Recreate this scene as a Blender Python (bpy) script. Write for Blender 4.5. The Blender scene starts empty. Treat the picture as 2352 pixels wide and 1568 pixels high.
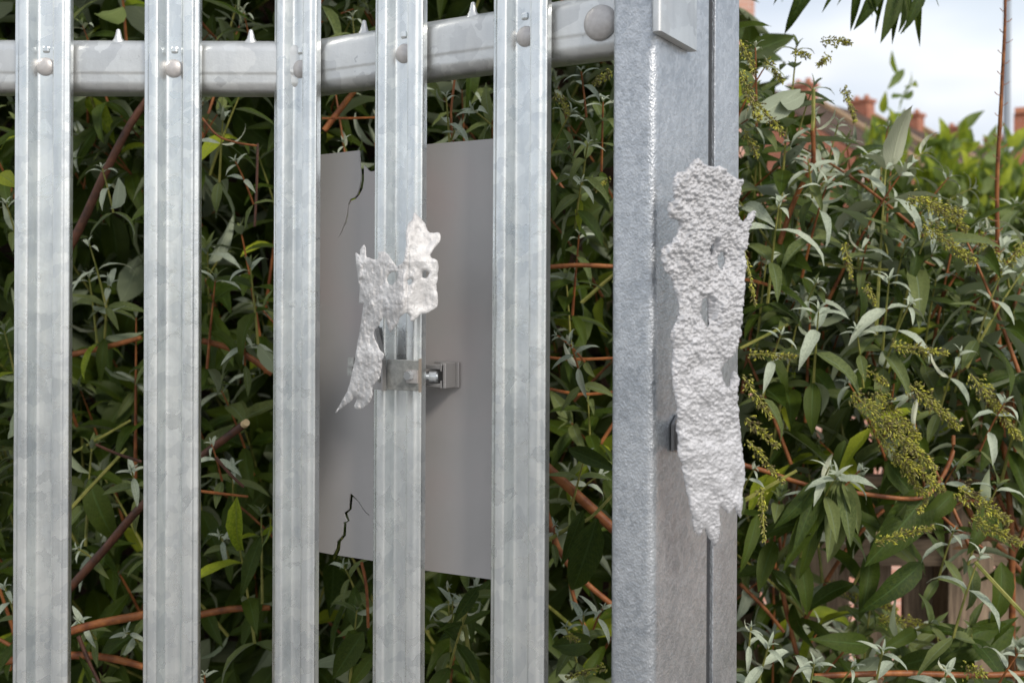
import bpy, bmesh, math, random
import numpy as np
from mathutils import Vector, Matrix, Quaternion, Euler
from mathutils.geometry import tessellate_polygon
R = math.radians
random.seed(7); rng = np.random.default_rng(7)
sc = bpy.context.scene; COL = sc.collection

# ------------------------------------------------------------------ camera
F = 2463.0; CX, CY = 1176.0, 698.0          # focal length and principal point for a picture 2352 wide
CAMZ = 1.5
cd = bpy.data.cameras.new('camera'); cam = bpy.data.objects.new('camera', cd); COL.objects.link(cam)
cd.sensor_width = 36.0; cd.lens = F / 2352 * 36.0
cd.shift_y = -(784 - 698) / 2352.0
cd.clip_start = 0.02; cd.clip_end = 2000
cam.location = (0, 0, CAMZ)
CAMR = Matrix.Rotation(R(90), 3, 'X') @ Matrix.Rotation(0.0040, 3, 'Z')
cam.rotation_euler = CAMR.to_euler()
cd.dof.use_dof = True; cd.dof.focus_distance = 1.27; cd.dof.aperture_fstop = 6.2
sc.camera = cam

# ------------------------------------------------------------------ world, sun, exposure
SUN_EL, SUN_AZ = R(38), R(150)              # azimuth clockwise from +Y: front right, behind the camera
w = bpy.data.worlds.new('World'); sc.world = w; w.use_nodes = True
nt = w.node_tree; nt.nodes.clear()
def N(t, typ, **kw):
    n = t.nodes.new(typ)
    for k, v in kw.items():
        setattr(n, k, v)
    return n
out = N(nt, 'ShaderNodeOutputWorld'); bg = N(nt, 'ShaderNodeBackground'); bg.inputs[1].default_value = 0.1
sky = N(nt, 'ShaderNodeTexSky', sky_type='NISHITA'); sky.sun_disc = False
sky.sun_elevation = SUN_EL; sky.sun_rotation = SUN_AZ; sky.air_density = 1.2; sky.dust_density = 1.5
tc = N(nt, 'ShaderNodeTexCoord'); mp = N(nt, 'ShaderNodeMapping'); mp.inputs['Scale'].default_value = (1, 1, 2.6)
nz = N(nt, 'ShaderNodeTexNoise'); nz.inputs['Scale'].default_value = 2.1; nz.inputs['Detail'].default_value = 4; nz.inputs['Roughness'].default_value = .45
nz2 = N(nt, 'ShaderNodeTexNoise'); nz2.inputs['Scale'].default_value = 3.4; nz2.inputs['Detail'].default_value = 3
r1 = N(nt, 'ShaderNodeValToRGB'); r1.color_ramp.elements[0].position = .34; r1.color_ramp.elements[0].color = (0.35,)*3+(1,); r1.color_ramp.elements[1].position = .56
r2 = N(nt, 'ShaderNodeValToRGB'); r2.color_ramp.elements[0].position = .40; r2.color_ramp.elements[0].color = (5.2, 5.6, 6.3, 1); r2.color_ramp.elements[1].position = .66; r2.color_ramp.elements[1].color = (8.0, 8.05, 8.1, 1)
mx = N(nt, 'ShaderNodeMix', data_type='RGBA')
L = nt.links.new
L(tc.outputs['Generated'], mp.inputs[0]); L(mp.outputs[0], nz.inputs[0]); L(mp.outputs[0], nz2.inputs[0])
L(nz.outputs[0], r1.inputs[0]); L(nz2.outputs[0], r2.inputs[0])
L(r1.outputs[0], mx.inputs[0]); L(sky.outputs[0], mx.inputs[6]); L(r2.outputs[0], mx.inputs[7])
L(mx.outputs[2], bg.inputs[0]); L(bg.outputs[0], out.inputs[0])
sd = bpy.data.lights.new('sun', 'SUN'); sun = bpy.data.objects.new('sun', sd); COL.objects.link(sun)
sd.energy = 1.7; sd.angle = R(12); sd.color = (1, .93, .84)
sdir = Vector((math.sin(SUN_AZ) * math.cos(SUN_EL), math.cos(SUN_AZ) * math.cos(SUN_EL), math.sin(SUN_EL)))
sun.rotation_euler = sdir.to_track_quat('Z', 'Y').to_euler()
sc.view_settings.view_transform = 'Standard'; sc.view_settings.look = 'None'
sc.view_settings.exposure = 0.6; sc.view_settings.gamma = 1; sc.view_settings.use_curve_mapping = False

# ------------------------------------------------------------------ helpers
def at(x, y, d):
    v = CAMR @ Vector(((x - CX) / F * d, (CY - y) / F * d, -d))
    return v + Vector((0, 0, CAMZ))
def on_plane(x, y, P0, n):
    o = Vector((0, 0, CAMZ)); d = CAMR @ Vector(((x - CX) / F, (CY - y) / F, -1))
    return o + d * ((P0 - o).dot(n) / d.dot(n))
def proj(p):
    v = CAMR.transposed() @ (Vector(p) - Vector((0, 0, CAMZ)))
    return (CX + F * v.x / -v.z, CY - F * v.y / -v.z, -v.z)
def tag(o, label=None, cat=None, group=None, kind=None):
    if label: o['label'] = label
    if cat: o['category'] = cat
    if group: o['group'] = group
    if kind: o['kind'] = kind
    return o
def empty(name, loc=(0, 0, 0), rz=0):
    o = bpy.data.objects.new(name, None); COL.objects.link(o); o.location = loc; o.rotation_euler = (0, 0, rz)
    o.empty_display_size = .05
    return o
class MB:
    def __init__(s): s.v = []; s.f = []
    def add(s, vs, fs):
        o = len(s.v); s.v += [tuple(v) for v in vs]; s.f += [tuple(i + o for i in f) for f in fs]; return s
    def box(s, x0, x1, y0, y1, z0, z1, M=None):
        vs = [(x, y, z) for x in (x0, x1) for y in (y0, y1) for z in (z0, z1)]
        if M is not None: vs = [M @ Vector(v) for v in vs]
        return s.add(vs, [(0,1,3,2),(4,6,7,5),(0,4,5,1),(2,3,7,6),(0,2,6,4),(1,5,7,3)])
    def tube(s, pts, rad, seg=6):
        pts = [Vector(p) for p in pts]; n = len(pts)
        if not hasattr(rad, '__len__'): rad = [rad] * n
        vs = []; up = Vector((.13, .27, .95)).normalized()
        for i, p in enumerate(pts):
            t = (pts[min(i+1, n-1)] - pts[max(i-1, 0)]).normalized()
            a = t.cross(up)
            if a.length < .1: a = t.cross(Vector((1, 0, 0)))
            a.normalize(); b = t.cross(a)
            for k in range(seg):
                an = 2 * math.pi * k / seg
                vs.append(p + (a * math.cos(an) + b * math.sin(an)) * rad[i])
        fs = [(i*seg+k, i*seg+(k+1) % seg, (i+1)*seg+(k+1) % seg, (i+1)*seg+k) for i in range(n-1) for k in range(seg)]
        fs += [tuple(range(seg))[::-1], tuple((n-1)*seg+k for k in range(seg))]
        return s.add(vs, fs)
    def prism(s, poly, fr, d0, d1):
        """poly: list of (u,v); fr(u,v,d)->point; solid between depths d0,d1 (front d0)"""
        n = len(poly); vs = [fr(u, v, d0) for u, v in poly] + [fr(u, v, d1) for u, v in poly]
        tr = tessellate_polygon([[Vector((u, v, 0)) for u, v in poly]])
        fs = []
        for t in tr: fs.append(tuple(t)); fs.append(tuple(i + n for i in reversed(t)))
        fs += [(i, (i+1) % n, (i+1) % n + n, i + n) for i in range(n)]
        return s.add(vs, fs)
    def dome(s, c, n, r, h, seg=16, rings=5, skirt=.0):
        c = Vector(c); n = Vector(n).normalized(); a = n.cross(Vector((0, 0, 1))); a.normalize(); b = n.cross(a)
        vs = []; fs = []
        for i in range(rings):
            an = math.pi / 2 * i / rings; rr = r * math.cos(an); hh = h * math.sin(an)
            for k in range(seg):
                q = 2 * math.pi * k / seg
                vs.append(c + a * rr * math.cos(q) + b * rr * math.sin(q) + n * hh)
        vs.append(c + n * h)
        base = [c + a * r * math.cos(2*math.pi*k/seg) + b * r * math.sin(2*math.pi*k/seg) - n * skirt for k in range(seg)]
        o = len(vs); vs += base
        for i in range(rings-1):
            for k in range(seg): fs.append((i*seg+k, i*seg+(k+1) % seg, (i+1)*seg+(k+1) % seg, (i+1)*seg+k))
        for k in range(seg): fs.append(((rings-1)*seg+k, (rings-1)*seg+(k+1) % seg, rings*seg))
        for k in range(seg): fs.append((o+k, o+(k+1) % seg, (k+1) % seg, k))
        return s.add(vs, fs)
    def build(s, name, mat, parent=None, smooth=0, loc=None):
        me = bpy.data.meshes.new(name); me.from_pydata(s.v, [], s.f); me.validate()
        bm = bmesh.new(); bm.from_mesh(me); bmesh.ops.recalc_face_normals(bm, faces=bm.faces)
        if smooth:
            for f in bm.faces: f.smooth = True
            for e in bm.edges:
                if len(e.link_faces) == 2 and e.calc_face_angle(0) > R(smooth): e.smooth = False
        bm.to_mesh(me); bm.free()
        me.materials.append(mat)
        o = bpy.data.objects.new(name, me); COL.objects.link(o)
        if parent: o.parent = parent
        if loc: o.location = loc
        return o
def fillet(pts, r, n=3, closed=False):
    out_ = []; m = len(pts)
    for i, p in enumerate(pts):
        if not closed and i in (0, m-1): out_.append(p); continue
        a = Vector(pts[i-1]); b = Vector(p); c = Vector(pts[(i+1) % m])
        u = a - b; v = c - b; k = min(r[i] if isinstance(r, (list, tuple)) else r, u.length * .45, v.length * .45)
        A = b + u.normalized() * k; B = b + v.normalized() * k
        for j in range(n + 1):
            t = j / n; q = A * (1-t)**2 + b * 2*t*(1-t) + B * t*t
            out_.append((q.x, q.y))
    return out_

# ------------------------------------------------------------------ materials
def mat(name, base=(.5,.5,.5), rough=.5, metal=0.0, spec=.5):
    m = bpy.data.materials.new(name); m.use_nodes = True; t = m.node_tree
    b = t.nodes['Principled BSDF']; b.inputs['Base Color'].default_value = (*base, 1)
    b.inputs['Roughness'].default_value = rough; b.inputs['Metallic'].default_value = metal
    b.inputs['Specular IOR Level'].default_value = spec
    return m, t, b
def ramp(t, fac, stops):
    r = N(t, 'ShaderNodeValToRGB'); cr = r.color_ramp
    while len(cr.elements) > 1: cr.elements.remove(cr.elements[-1])
    cr.elements[0].position = stops[0][0]; cr.elements[0].color = (*stops[0][1], 1)
    for p, c in stops[1:]:
        e = cr.elements.new(p); e.color = (*c, 1)
    t.links.new(fac, r.inputs[0]); return r.outputs[0]
def noise(t, vec, scale, detail=3, rough=.5, dist=0):
    n = N(t, 'ShaderNodeTexNoise'); n.inputs['Scale'].default_value = scale; n.inputs['Detail'].default_value = detail
    n.inputs['Roughness'].default_value = rough; n.inputs['Distortion'].default_value = dist
    t.links.new(vec, n.inputs['Vector']); return n.outputs[0]
def coords(t, scale=(1,1,1), rand=True):
    c = N(t, 'ShaderNodeTexCoord'); m = N(t, 'ShaderNodeMapping'); m.inputs['Scale'].default_value = scale
    t.links.new(c.outputs['Object'], m.inputs[0])
    if rand:
        oi = N(t, 'ShaderNodeObjectInfo'); mu = N(t, 'ShaderNodeMath', operation='MULTIPLY'); mu.inputs[1].default_value = 37.0
        t.links.new(oi.outputs['Random'], mu.inputs[0]); t.links.new(mu.outputs[0], m.inputs['Location'])
    return m.outputs[0]
def mixc(t, fac, a, b, mode='MIX'):
    m = N(t, 'ShaderNodeMix', data_type='RGBA', blend_type=mode)
    for i, v in ((0, fac), (6, a), (7, b)):
        if isinstance(v, (int, float)): m.inputs[i].default_value = v
        elif isinstance(v, tuple): m.inputs[i].default_value = (*v, 1)
        else: t.links.new(v, m.inputs[i])
    return m.outputs[2]
def math_(t, op, a, b=None, c=None):
    m = N(t, 'ShaderNodeMath', operation=op)
    for i, v in enumerate((a, b, c)):
        if v is None: continue
        if isinstance(v, (int, float)): m.inputs[i].default_value = v
        else: t.links.new(v, m.inputs[i])
    return m.outputs[0]
def bump(t, b, h, strength, dist):
    n = N(t, 'ShaderNodeBump'); n.inputs['Strength'].default_value = strength; n.inputs['Distance'].default_value = dist
    t.links.new(h, n.inputs['Height']); t.links.new(n.outputs[0], b.inputs['Normal'])

def galvanised(name, lo, hi, spangle=55, sp_amt=.5, peel=0.0, rough=(.30, .46), metal=.8, streak=1.0):
    m, t, b = mat(name, metal=metal)
    v = coords(t); vs = coords(t, (1, 1, .12))
    big = noise(t, v, 9, 4, .6); st = noise(t, vs, 90, 3, .6)
    dn = noise(t, v, 60, 2)
    wob = mixc(t, .03, v, dn)
    N_ = N(t, 'ShaderNodeTexVoronoi'); N_.inputs['Scale'].default_value = spangle; t.links.new(wob, N_.inputs['Vector'])
    sep = N(t, 'ShaderNodeSeparateColor'); t.links.new(N_.outputs['Color'], sep.inputs[0])
    f = math_(t, 'MULTIPLY_ADD', sep.outputs[0], sp_amt, math_(t, 'MULTIPLY', big, .9))
    f = math_(t, 'MULTIPLY_ADD', st, .45 * streak, f)
    f = math_(t, 'SUBTRACT', f, .45)
    colr = ramp(t, f, [(0.05, lo), (.9, hi)])
    sp = noise(t, v, 420, 2, .6)
    spk = ramp(t, sp, [(.66, (0, 0, 0)), (.74, (1, 1, 1))])
    patch = ramp(t, noise(t, v, 25, 3), [(.5, (0, 0, 0)), (.62, (1, 1, 1))])
    spk = mixc(t, 1.0, spk, patch, 'MULTIPLY')
    colr = mixc(t, mixc(t, .35, (0,0,0), spk), colr, (.16, .16, .15))
    t.links.new(colr, b.inputs['Base Color'])
    rr = N(t, 'ShaderNodeMapRange'); rr.inputs[3].default_value = rough[0]; rr.inputs[4].default_value = rough[1]
    t.links.new(math_(t, 'MULTIPLY_ADD', sep.outputs[1], .6, math_(t, 'MULTIPLY', big, .5)), rr.inputs[0]); t.links.new(rr.outputs[0], b.inputs['Roughness'])
    h = noise(t, v, 140 if peel else 60, 4, .6)
    if peel:
        h = math_(t, 'MULTIPLY_ADD', noise(t, coords(t, (1, 1, .7)), 560, 2, .5), 1.0, math_(t, 'MULTIPLY', h, .7))
        bump(t, b, h, 1.0, peel)
    else:
        h = math_(t, 'MULTIPLY_ADD', sp, .3, math_(t, 'MULTIPLY_ADD', st, .3, h))
        bump(t, b, h, .35, .0010)
    return m
M_PALE = galvanised('galvanised_pale', (.52, .555, .58), (.84, .86, .845), 62, .34, rough=(.22, .36), metal=.93, streak=2.0)
M_RAIL = galvanised('galvanised_rail', (.46, .47, .475), (.70, .71, .70), 40, .6, rough=(.34, .48))
M_POST = galvanised('galvanised_post', (.38, .405, .435), (.68, .70, .725), 190, .40, peel=.0008, rough=(.32, .46), metal=.84, streak=.7)
m, t, b = mat('bolt_zinc', (.50, .475, .46), .45, .5); v = coords(t)
t.links.new(ramp(t, noise(t, v, 220, 3), [(.35, (.50, .475, .46)), (.65, (.56, .535, .52))]), b.inputs['Base Color']); bump(t, b, noise(t, v, 900, 2), .4, .0006); M_BOLT = m
m, t, b = mat('bright_bolt', (.66, .69, .71), .30, .75); M_BRIGHT = m
m, t, b = mat('zinc_plate', (.35, .35, .33), .4, .6); v = coords(t)
t.links.new(ramp(t, noise(t, v, 130, 5, .65), [(.3, (.26, .265, .25)), (.7, (.52, .52, .49))]), b.inputs['Base Color']); bump(t, b, noise(t, v, 500, 2), .3, .0004); M_ZINC = m
m, t, b = mat('grey_paint', (.3, .3, .3), .42, .15); v = coords(t)
t.links.new(ramp(t, noise(t, v, 7, 3, .5), [(.3, (.36, .35, .342)), (.52, (.395, .38, .374)), (.7, (.415, .375, .37))]), b.inputs['Base Color'])
bump(t, b, noise(t, v, 900, 2), .25, .0003); M_GREY = m
m, t, b = mat('grey_aluminium', (.36, .35, .345), .38, .6); v = coords(t); bump(t, b, noise(t, v, 700, 2), .3, .0003); M_ALU = m
m, t, b = mat('copper_edge', (.40, .345, .29), .5, .4); M_COPPER = m
def cast(name, lo, hi, sc_):
    m, t, b = mat(name, rough=.55, metal=.3); v = coords(t)
    t.links.new(ramp(t, noise(t, v, 60, 5, .6), [(.3, lo), (.7, hi)]), b.inputs['Base Color'])
    bump(t, b, math_(t, 'MULTIPLY_ADD', noise(t, coords(t, sc_), 520, 4, .7), 1, noise(t, v, 160, 3)), .6, .0010); return m
M_CAST = cast('cast_aluminium', (.42, .41, .405), (.72, .71, .705), (1, 1, .45))
M_CAST2 = cast('cast_aluminium_rough', (.38, .38, .39), (.56, .56, .58), (1, 1, 1))

def leaf_mat(name, a, b_, under, vein, trans=.13, rough=.5):
    m, t, b = mat(name, rough=rough, spec=.22)
    g = N(t, 'ShaderNodeNewGeometry'); oi = N(t, 'ShaderNodeObjectInfo'); uv = N(t, 'ShaderNodeUVMap'); uv.uv_map = 'UVMap'
    sx = N(t, 'ShaderNodeSeparateXYZ'); t.links.new(uv.outputs[0], sx.inputs[0])
    rnd = math_(t, 'FRACT', math_(t, 'ADD', g.outputs['Random Per Island'], oi.outputs['Random']))
    c = coords(t, rand=False)
    base = mixc(t, rnd, a, b_)
    base = mixc(t, ramp(t, noise(t, c, 28, 3), [(.35, (0,)*3), (.7, (.55,)*3)]), base, tuple(x * 1.5 for x in b_))
    spots_ = mixc(t, 1.0, ramp(t, noise(t, c, 240, 3, .6), [(.60, (0,)*3), (.68, (1,)*3)]), ramp(t, noise(t, c, 14, 2), [(.50, (0,)*3), (.60, (.8,)*3)]), 'MULTIPLY')
    base = mixc(t, spots_, base, (.13, .085, .03))
    au = math_(t, 'ABSOLUTE', math_(t, 'SUBTRACT', sx.outputs[0], .5))
    mid = ramp(t, au, [(.02, (1,)*3), (.05, (0,)*3)])
    ph = math_(t, 'SUBTRACT', math_(t, 'MULTIPLY', sx.outputs[1], 14.0), math_(t, 'MULTIPLY', au, 9.0))
    sv = math_(t, 'ABSOLUTE', math_(t, 'SUBTRACT', math_(t, 'FRACT', ph), .5))
    side = ramp(t, sv, [(.03, (1,)*3), (.14, (0,)*3)])
    veins = math_(t, 'MAXIMUM', mid, math_(t, 'MULTIPLY', side, .35))
    top = mixc(t, math_(t, 'MULTIPLY', veins, .6), base, vein)
    un = mixc(t, math_(t, 'MULTIPLY', mid, .5), under, tuple(min(1, x * 1.35) for x in under))
    un = mixc(t, math_(t, 'MULTIPLY', side, .4), un, tuple(x * .72 for x in under))
    colr = mixc(t, g.outputs['Backfacing'], top, un)
    t.links.new(colr, b.inputs['Base Color'])
    bump(t, b, math_(t, 'MULTIPLY_ADD', veins, -1.0, math_(t, 'MULTIPLY', noise(t, c, 300, 2), .4)), .5, .0012)
    tr = N(t, 'ShaderNodeBsdfTranslucent'); t.links.new(mixc(t, .5, colr, (.20, .34, .03)), tr.inputs[0])
    ms = N(t, 'ShaderNodeMixShader'); ms.inputs[0].default_value = trans
    t.links.new(b.outputs[0], ms.inputs[1]); t.links.new(tr.outputs[0], ms.inputs[2])
    t.links.new(ms.outputs[0], t.nodes['Material Output'].inputs[0])
    return m
UND = (.25, .29, .18)
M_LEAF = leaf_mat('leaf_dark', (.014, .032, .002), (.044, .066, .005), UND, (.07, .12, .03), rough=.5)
M_LEAFM = leaf_mat('leaf_mid', (.062, .090, .024), (.13, .155, .050), (.30, .34, .24), (.19, .24, .15), .15, .6)
M_SILV = leaf_mat('leaf_silver', (.21, .255, .19), (.38, .42, .32), (.55, .57, .42), (.46, .50, .38), .1, .75)
M_LIME = leaf_mat('leaf_lime', (.16, .23, .012), (.34, .38, .03), (.22, .28, .10), (.24, .30, .08), .35)
M_DEAD = leaf_mat('leaf_dead', (.16, .075, .03), (.26, .14, .07), (.30, .20, .12), (.2, .1, .05), .1, .7)
LEAFM = [M_LEAF, M_LEAFM, M_SILV, M_LIME, M_DEAD]
def stem_mat(name, a, b_):
    m, t, b = mat(name, rough=.5, spec=.4); v = coords(t, rand=False)
    t.links.new(ramp(t, noise(t, v, 45, 4, .6), [(.35, a), (.65, b_)]), b.inputs['Base Color']); bump(t, b, noise(t, v, 250, 3), .6, .001); return m
M_STEMR = stem_mat('stem_russet', (.14, .042, .014), (.34, .125, .035))
M_STEMG = stem_mat('stem_green', (.14, .16, .03), (.30, .28, .07))
M_STEMD = stem_mat('stem_bark', (.035, .016, .010), (.11, .042, .022))
m, t, b = mat('cut_wood', (.62, .46, .25), .7); M_CUT = m
m, t, b = mat('seed_capsule', rough=.6)
g = N(t, 'ShaderNodeNewGeometry'); t.links.new(ramp(t, g.outputs['Random Per Island'], [(0, (.10, .075, .035)), (.35, (.20, .18, .05)), (.7, (.30, .30, .045)), (1, (.55, .52, .05))]), b.inputs['Base Color']); M_SEED = m
m, t, b = mat('weathered_timber', rough=.8); v = coords(t, (1.2, 1.2, 12)); v2 = coords(t, (12, 12, 1.2))
def timber(name, scale):
    m, t, b = mat(name, rough=.8, spec=.2); v = coords(t, scale)
    t.links.new(ramp(t, noise(t, v, 16, 5, .65, .6), [(.3, (.13, .095, .07)), (.5, (.25, .185, .13)), (.7, (.36, .27, .19))]), b.inputs['Base Color'])
    bump(t, b, noise(t, v, 22, 5, .7, .6), .8, .003); return m
M_WOODH = timber('timber_horizontal', (.5, 4, 7)); M_WOODV = timber('timber_vertical', (7, 4, .5))
def brickmat(name, a, b_, mortar, s=1.0):
    m, t, b = mat(name, rough=.85); c = N(t, 'ShaderNodeTexCoord')
    sx = N(t, 'ShaderNodeSeparateXYZ'); t.links.new(c.outputs['Object'], sx.inputs[0])
    cb = N(t, 'ShaderNodeCombineXYZ'); t.links.new(math_(t, 'ADD', sx.outputs[0], sx.outputs[1]), cb.inputs[0]); t.links.new(sx.outputs[2], cb.inputs[1])
    br = N(t, 'ShaderNodeTexBrick'); br.inputs['Scale'].default_value = 1; br.inputs['Brick Width'].default_value = .225; br.inputs['Row Height'].default_value = .075
    br.inputs['Mortar Size'].default_value = .006; br.inputs['Color1'].default_value = (*a, 1); br.inputs['Color2'].default_value = (*b_, 1); br.inputs['Mortar'].default_value = (*mortar, 1)
    t.links.new(cb.outputs[0], br.inputs[0]); t.links.new(mixc(t, .35, br.outputs[0], ramp(t, noise(t, c.outputs['Object'], 6, 4), [(.3, a), (.7, b_)])), b.inputs['Base Color']); return m
M_BRICKR = brickmat('brick_red', (.33, .10, .055), (.46, .17, .09), (.45, .38, .32))
M_BRICKP = brickmat('brick_pink', (.52, .27, .20), (.62, .36, .28), (.6, .5, .44))
m, t, b = mat('roof_slate', rough=.95, spec=.1); v = coords(t)
t.links.new(ramp(t, noise(t, v, 3, 5, .6), [(.35, (.055, .038, .03)), (.65, (.12, .085, .065))]), b.inputs['Base Color']); M_SLATE = m
m, t, b = mat('verge_stone', (.42, .29, .17), .8); M_VERGE = m
m, t, b = mat('terracotta', (.50, .21, .12), .8); M_TERRA = m
m, t, b = mat('window_glass', (.05, .06, .07), .08); M_GLASS = m
m, t, b = mat('white_paint', (.75, .75, .73), .5); M_WHITE = m
m, t, b = mat('pole_paint', (.30, .33, .37), .45, .3); M_POLE = m
m, t, b = mat('soil', rough=.95); v = coords(t)
t.links.new(ramp(t, noise(t, v, 3, 8, .7), [(.3, (.035, .025, .018)), (.7, (.10, .075, .05))]), b.inputs['Base Color']); M_SOIL = m
m, t, b = mat('paving', rough=.85); v = coords(t)
t.links.new(ramp(t, noise(t, v, 40, 6, .7), [(.3, (.20, .195, .185)), (.7, (.34, .33, .31))]), b.inputs['Base Color']); M_PAVE = m

# ------------------------------------------------------------------ setting
g = MB(); g.add([(-600, -600, -.010), (600, -600, -.010), (600, 900, -.010), (-600, 900, -.010)], [(0, 1, 2, 3)]); m, t, b = mat('rough_ground', rough=.95); v = coords(t)
t.links.new(ramp(t, noise(t, v, 1.5, 8, .7), [(.35, (.10, .12, .07)), (.65, (.24, .235, .22))]), b.inputs['Base Color'])
tag(g.build('ground', m), kind='structure')
g = MB(); g.add([(-4, 1.0, -.005), (2.2, 1.0, -.005), (2.2, 2.8, -.005), (-4, 3.4, -.005)], [(0, 1, 2, 3)]); tag(g.build('soil', M_SOIL), kind='structure')
g = MB(); g.add([(-30, -30, 0), (30, -30, 0), (30, 1.3, 0), (.55, 1.3, 0), (.2, .95, 0), (-.25, 1.25, 0), (-30, 1.25, 0)], [(0, 1, 2, 3, 4, 5, 6)]); tag(g.build('pavement', M_PAVE), kind='structure')

# ------------------------------------------------------------------ palisade fence
TH = R(30.8); A = Vector((math.cos(TH), -math.sin(TH), 0)); B = Vector((math.sin(TH), math.cos(TH), 0))
P3 = Vector((-.258, 1.283, 0)); NF = -B
def S2(t_, d, z): return P3 + A * t_ + B * d + Vector((0, 0, z))
def S2px(x, y, d):                          # pixel -> (t, z) on the plane d behind the pale fronts
    p = on_plane(x, y, P3 + B * d, NF); q = p - P3 - B * d
    return q.dot(A), p.z
fence = empty('palisade_fence', (-.4, 1.283, 0))
tag(fence, 'galvanised steel palisade fence of upright ribbed pales, bending towards the post', 'fence')
def at_parent(o, par): o.matrix_parent_inverse = par.matrix_basis.inverted()
bpy.context.view_layer.update()
prof = [(-34,12),(-33.2,4),(-28.5,3.0),(-26,0),(-20.5,-.3),(-15.5,.4),(-9.5,15),(9.5,15),(14.5,0),(26,0),(28.5,2.6),(33.2,4),(34,12)]
fr_ = fillet(prof, 3.6, 5); n0 = len(fr_)
nrm = []
for i in range(n0):
    a_ = Vector(fr_[max(0, i-1)]); b__ = Vector(fr_[min(n0-1, i+1)]); d_ = (b__ - a_).normalized(); nrm.append((-d_.y, d_.x))
loop = [(u/1000, d/1000) for u, d in fr_] + [((u + nx * 2.6)/1000, (d + ny * 2.6)/1000) for (u, d), (nx, ny) in zip(fr_[::-1], nrm[::-1])]
def pale_mesh():
    mb = MB(); zs = [.06, .5, .9, 1.1, 1.3, 1.5, 1.65, 1.8, 1.95, 2.10]; k = len(loop)
    vs = []
    for z in zs:
        for u, d in loop: vs.append((u, d, z))
    for u, d in loop: vs.append((u * .12, d * .3 + .012, 2.20 if abs(u) < .012 else 2.17))
    fs = [(i*k+j, i*k+(j+1) % k, (i+1)*k+(j+1) % k, (i+1)*k+j) for i in range(len(zs)) for j in range(k)]
    fs += [tuple(range(k))]
    return mb.add(vs, fs)
bz = CAMZ + (698 - 158) / F * 1.298
proto = None; bolt0 = lug0 = None
spots = [(Vector((-.5607 - .155, 1.283, 0)), 0), (Vector((-.5650, 1.283, 0)), 0), (Vector((-.4070, 1.283, 0)), 0), (P3 - A * .0075, -TH), (P3 + A * .1465, -TH), (P3 + A * .3035, -TH)]
for i, (p, rz) in enumerate(spots):
    if proto is None:
        proto = pale_mesh().build('pale', M_PALE, None, 35)
        bolt0 = MB().dome((0, .0148, bz), (0, -1, 0), .0112, .0052, 24, 7, .0).build('bolt', M_BOLT, None, 60)
        lug0 = MB().box(-.0042, .0042, .0125, .017, bz + .0165, bz + .025).build('lug', M_PALE, None)
        bv = lug0.modifiers.new('b', 'BEVEL'); bv.width = .003; bv.segments = 2
        o, bo, lu = proto, bolt0, lug0
    else:
        o = proto.copy(); COL.objects.link(o); bo = bolt0.copy(); COL.objects.link(bo); lu = lug0.copy(); COL.objects.link(lu)
    o.parent = fence; o.location = p - fence.location
    o.rotation_euler = (0, random.uniform(-.0015, .0015), rz + random.uniform(-.012, .012))
    bo.parent = o; lu.parent = o
    bo.rotation_euler = (0, 0, 0); bo.location = (random.uniform(-.001, .0012), 0, random.uniform(-.002, .002))
# rails: front surface 18 mm behind pale fronts
top_z = CAMZ + (698 - 91) / F * 1.301; hh = .0655
rp = [(.0, -.010), (.0, -.041), (.0008, -.044), (.0010, -.0555), (.005, -.062), (.012, -hh), (.034, -hh), (.040, -.055), (.040, -.01), (.030, 0), (.009, 0)]
rp = fillet(rp, .006, 4, True)
def railpt(seg_end, d, z): return None
bend = P3 + Vector((-.004, 0, 0))
def rail_part(which):
    k = len(rp); vs = []
    mdir = (Vector((0, 1, 0)) + B).normalized(); ms = 1 / mdir.dot(B)
    for d, z in rp:
        dd = d + .018
        if which == 0: a_ = Vector((-1.2, 1.283 + dd, 0))
        else: a_ = P3 + A * .424 + B * dd
        b__ = bend + mdir * ms * dd
        for q in ((a_, b__) if which == 0 else (b__, a_)): pass
        vs += [a_ + Vector((0, 0, top_z + z)), b__ + Vector((0, 0, top_z + z))]
    fs = [(2*i, 2*((i+1) % k), 2*((i+1) % k)+1, 2*i+1) for i in range(k)] + [tuple(2*i for i in range(k)), tuple(2*i+1 for i in range(k))]
    return MB().add(vs, fs)
def par(o, p):
    o.parent = p; o.matrix_parent_inverse = p.matrix_world.inverted(); return o
bpy.context.view_layer.update()
rails = [par(rail_part(w_).build('rail', M_RAIL, None, 25), fence) for w_ in (0, 1)]
# lower rails (same section, near the ground)
for r_ in list(rails):
    c_ = r_.copy(); COL.objects.link(c_); c_.location.z -= 1.45
# anti-climb spikes on top of the rail
def spike(base, n, name='spike'):
    a = n.cross(Vector((0, 0, 1))); mb = MB(); vs = []; fs = []; rings = [(0, .014, .006), (.004, .0085, .0055), (.008, .0052, .0045), (.014, .0036, .003), (.0185, .0026, .0022), (.0195, .001, .001)]
    for h, rx, ry in rings:
        for k in range(8):
            q = 2*math.pi*k/8; vs.append(base + a*rx*math.cos(q) + n*ry*math.sin(q) + Vector((0, 0, h)))
    for i in range(len(rings)-1):
        for k in range(8): fs.append((i*8+k, i*8+(k+1) % 8, (i+1)*8+(k+1) % 8, (i+1)*8+k))
    fs += [tuple(range(8)), tuple((len(rings)-1)*8+k for k in range(8))]
    return mb.add(vs, fs)
for x in (268, 573):
    X = (x - CX) / F * 1.31; par(spike(Vector((X, 1.312, top_z - .006)), Vector((0, -1, 0))).build('spike', M_RAIL, None, 50), rails[0])
for x in (834, 1084):
    t_, z_ = S2px(x, 40, .026); par(spike(S2(t_, .028, top_z - .006), -B).build('spike', M_RAIL, None, 50), rails[1])
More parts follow.
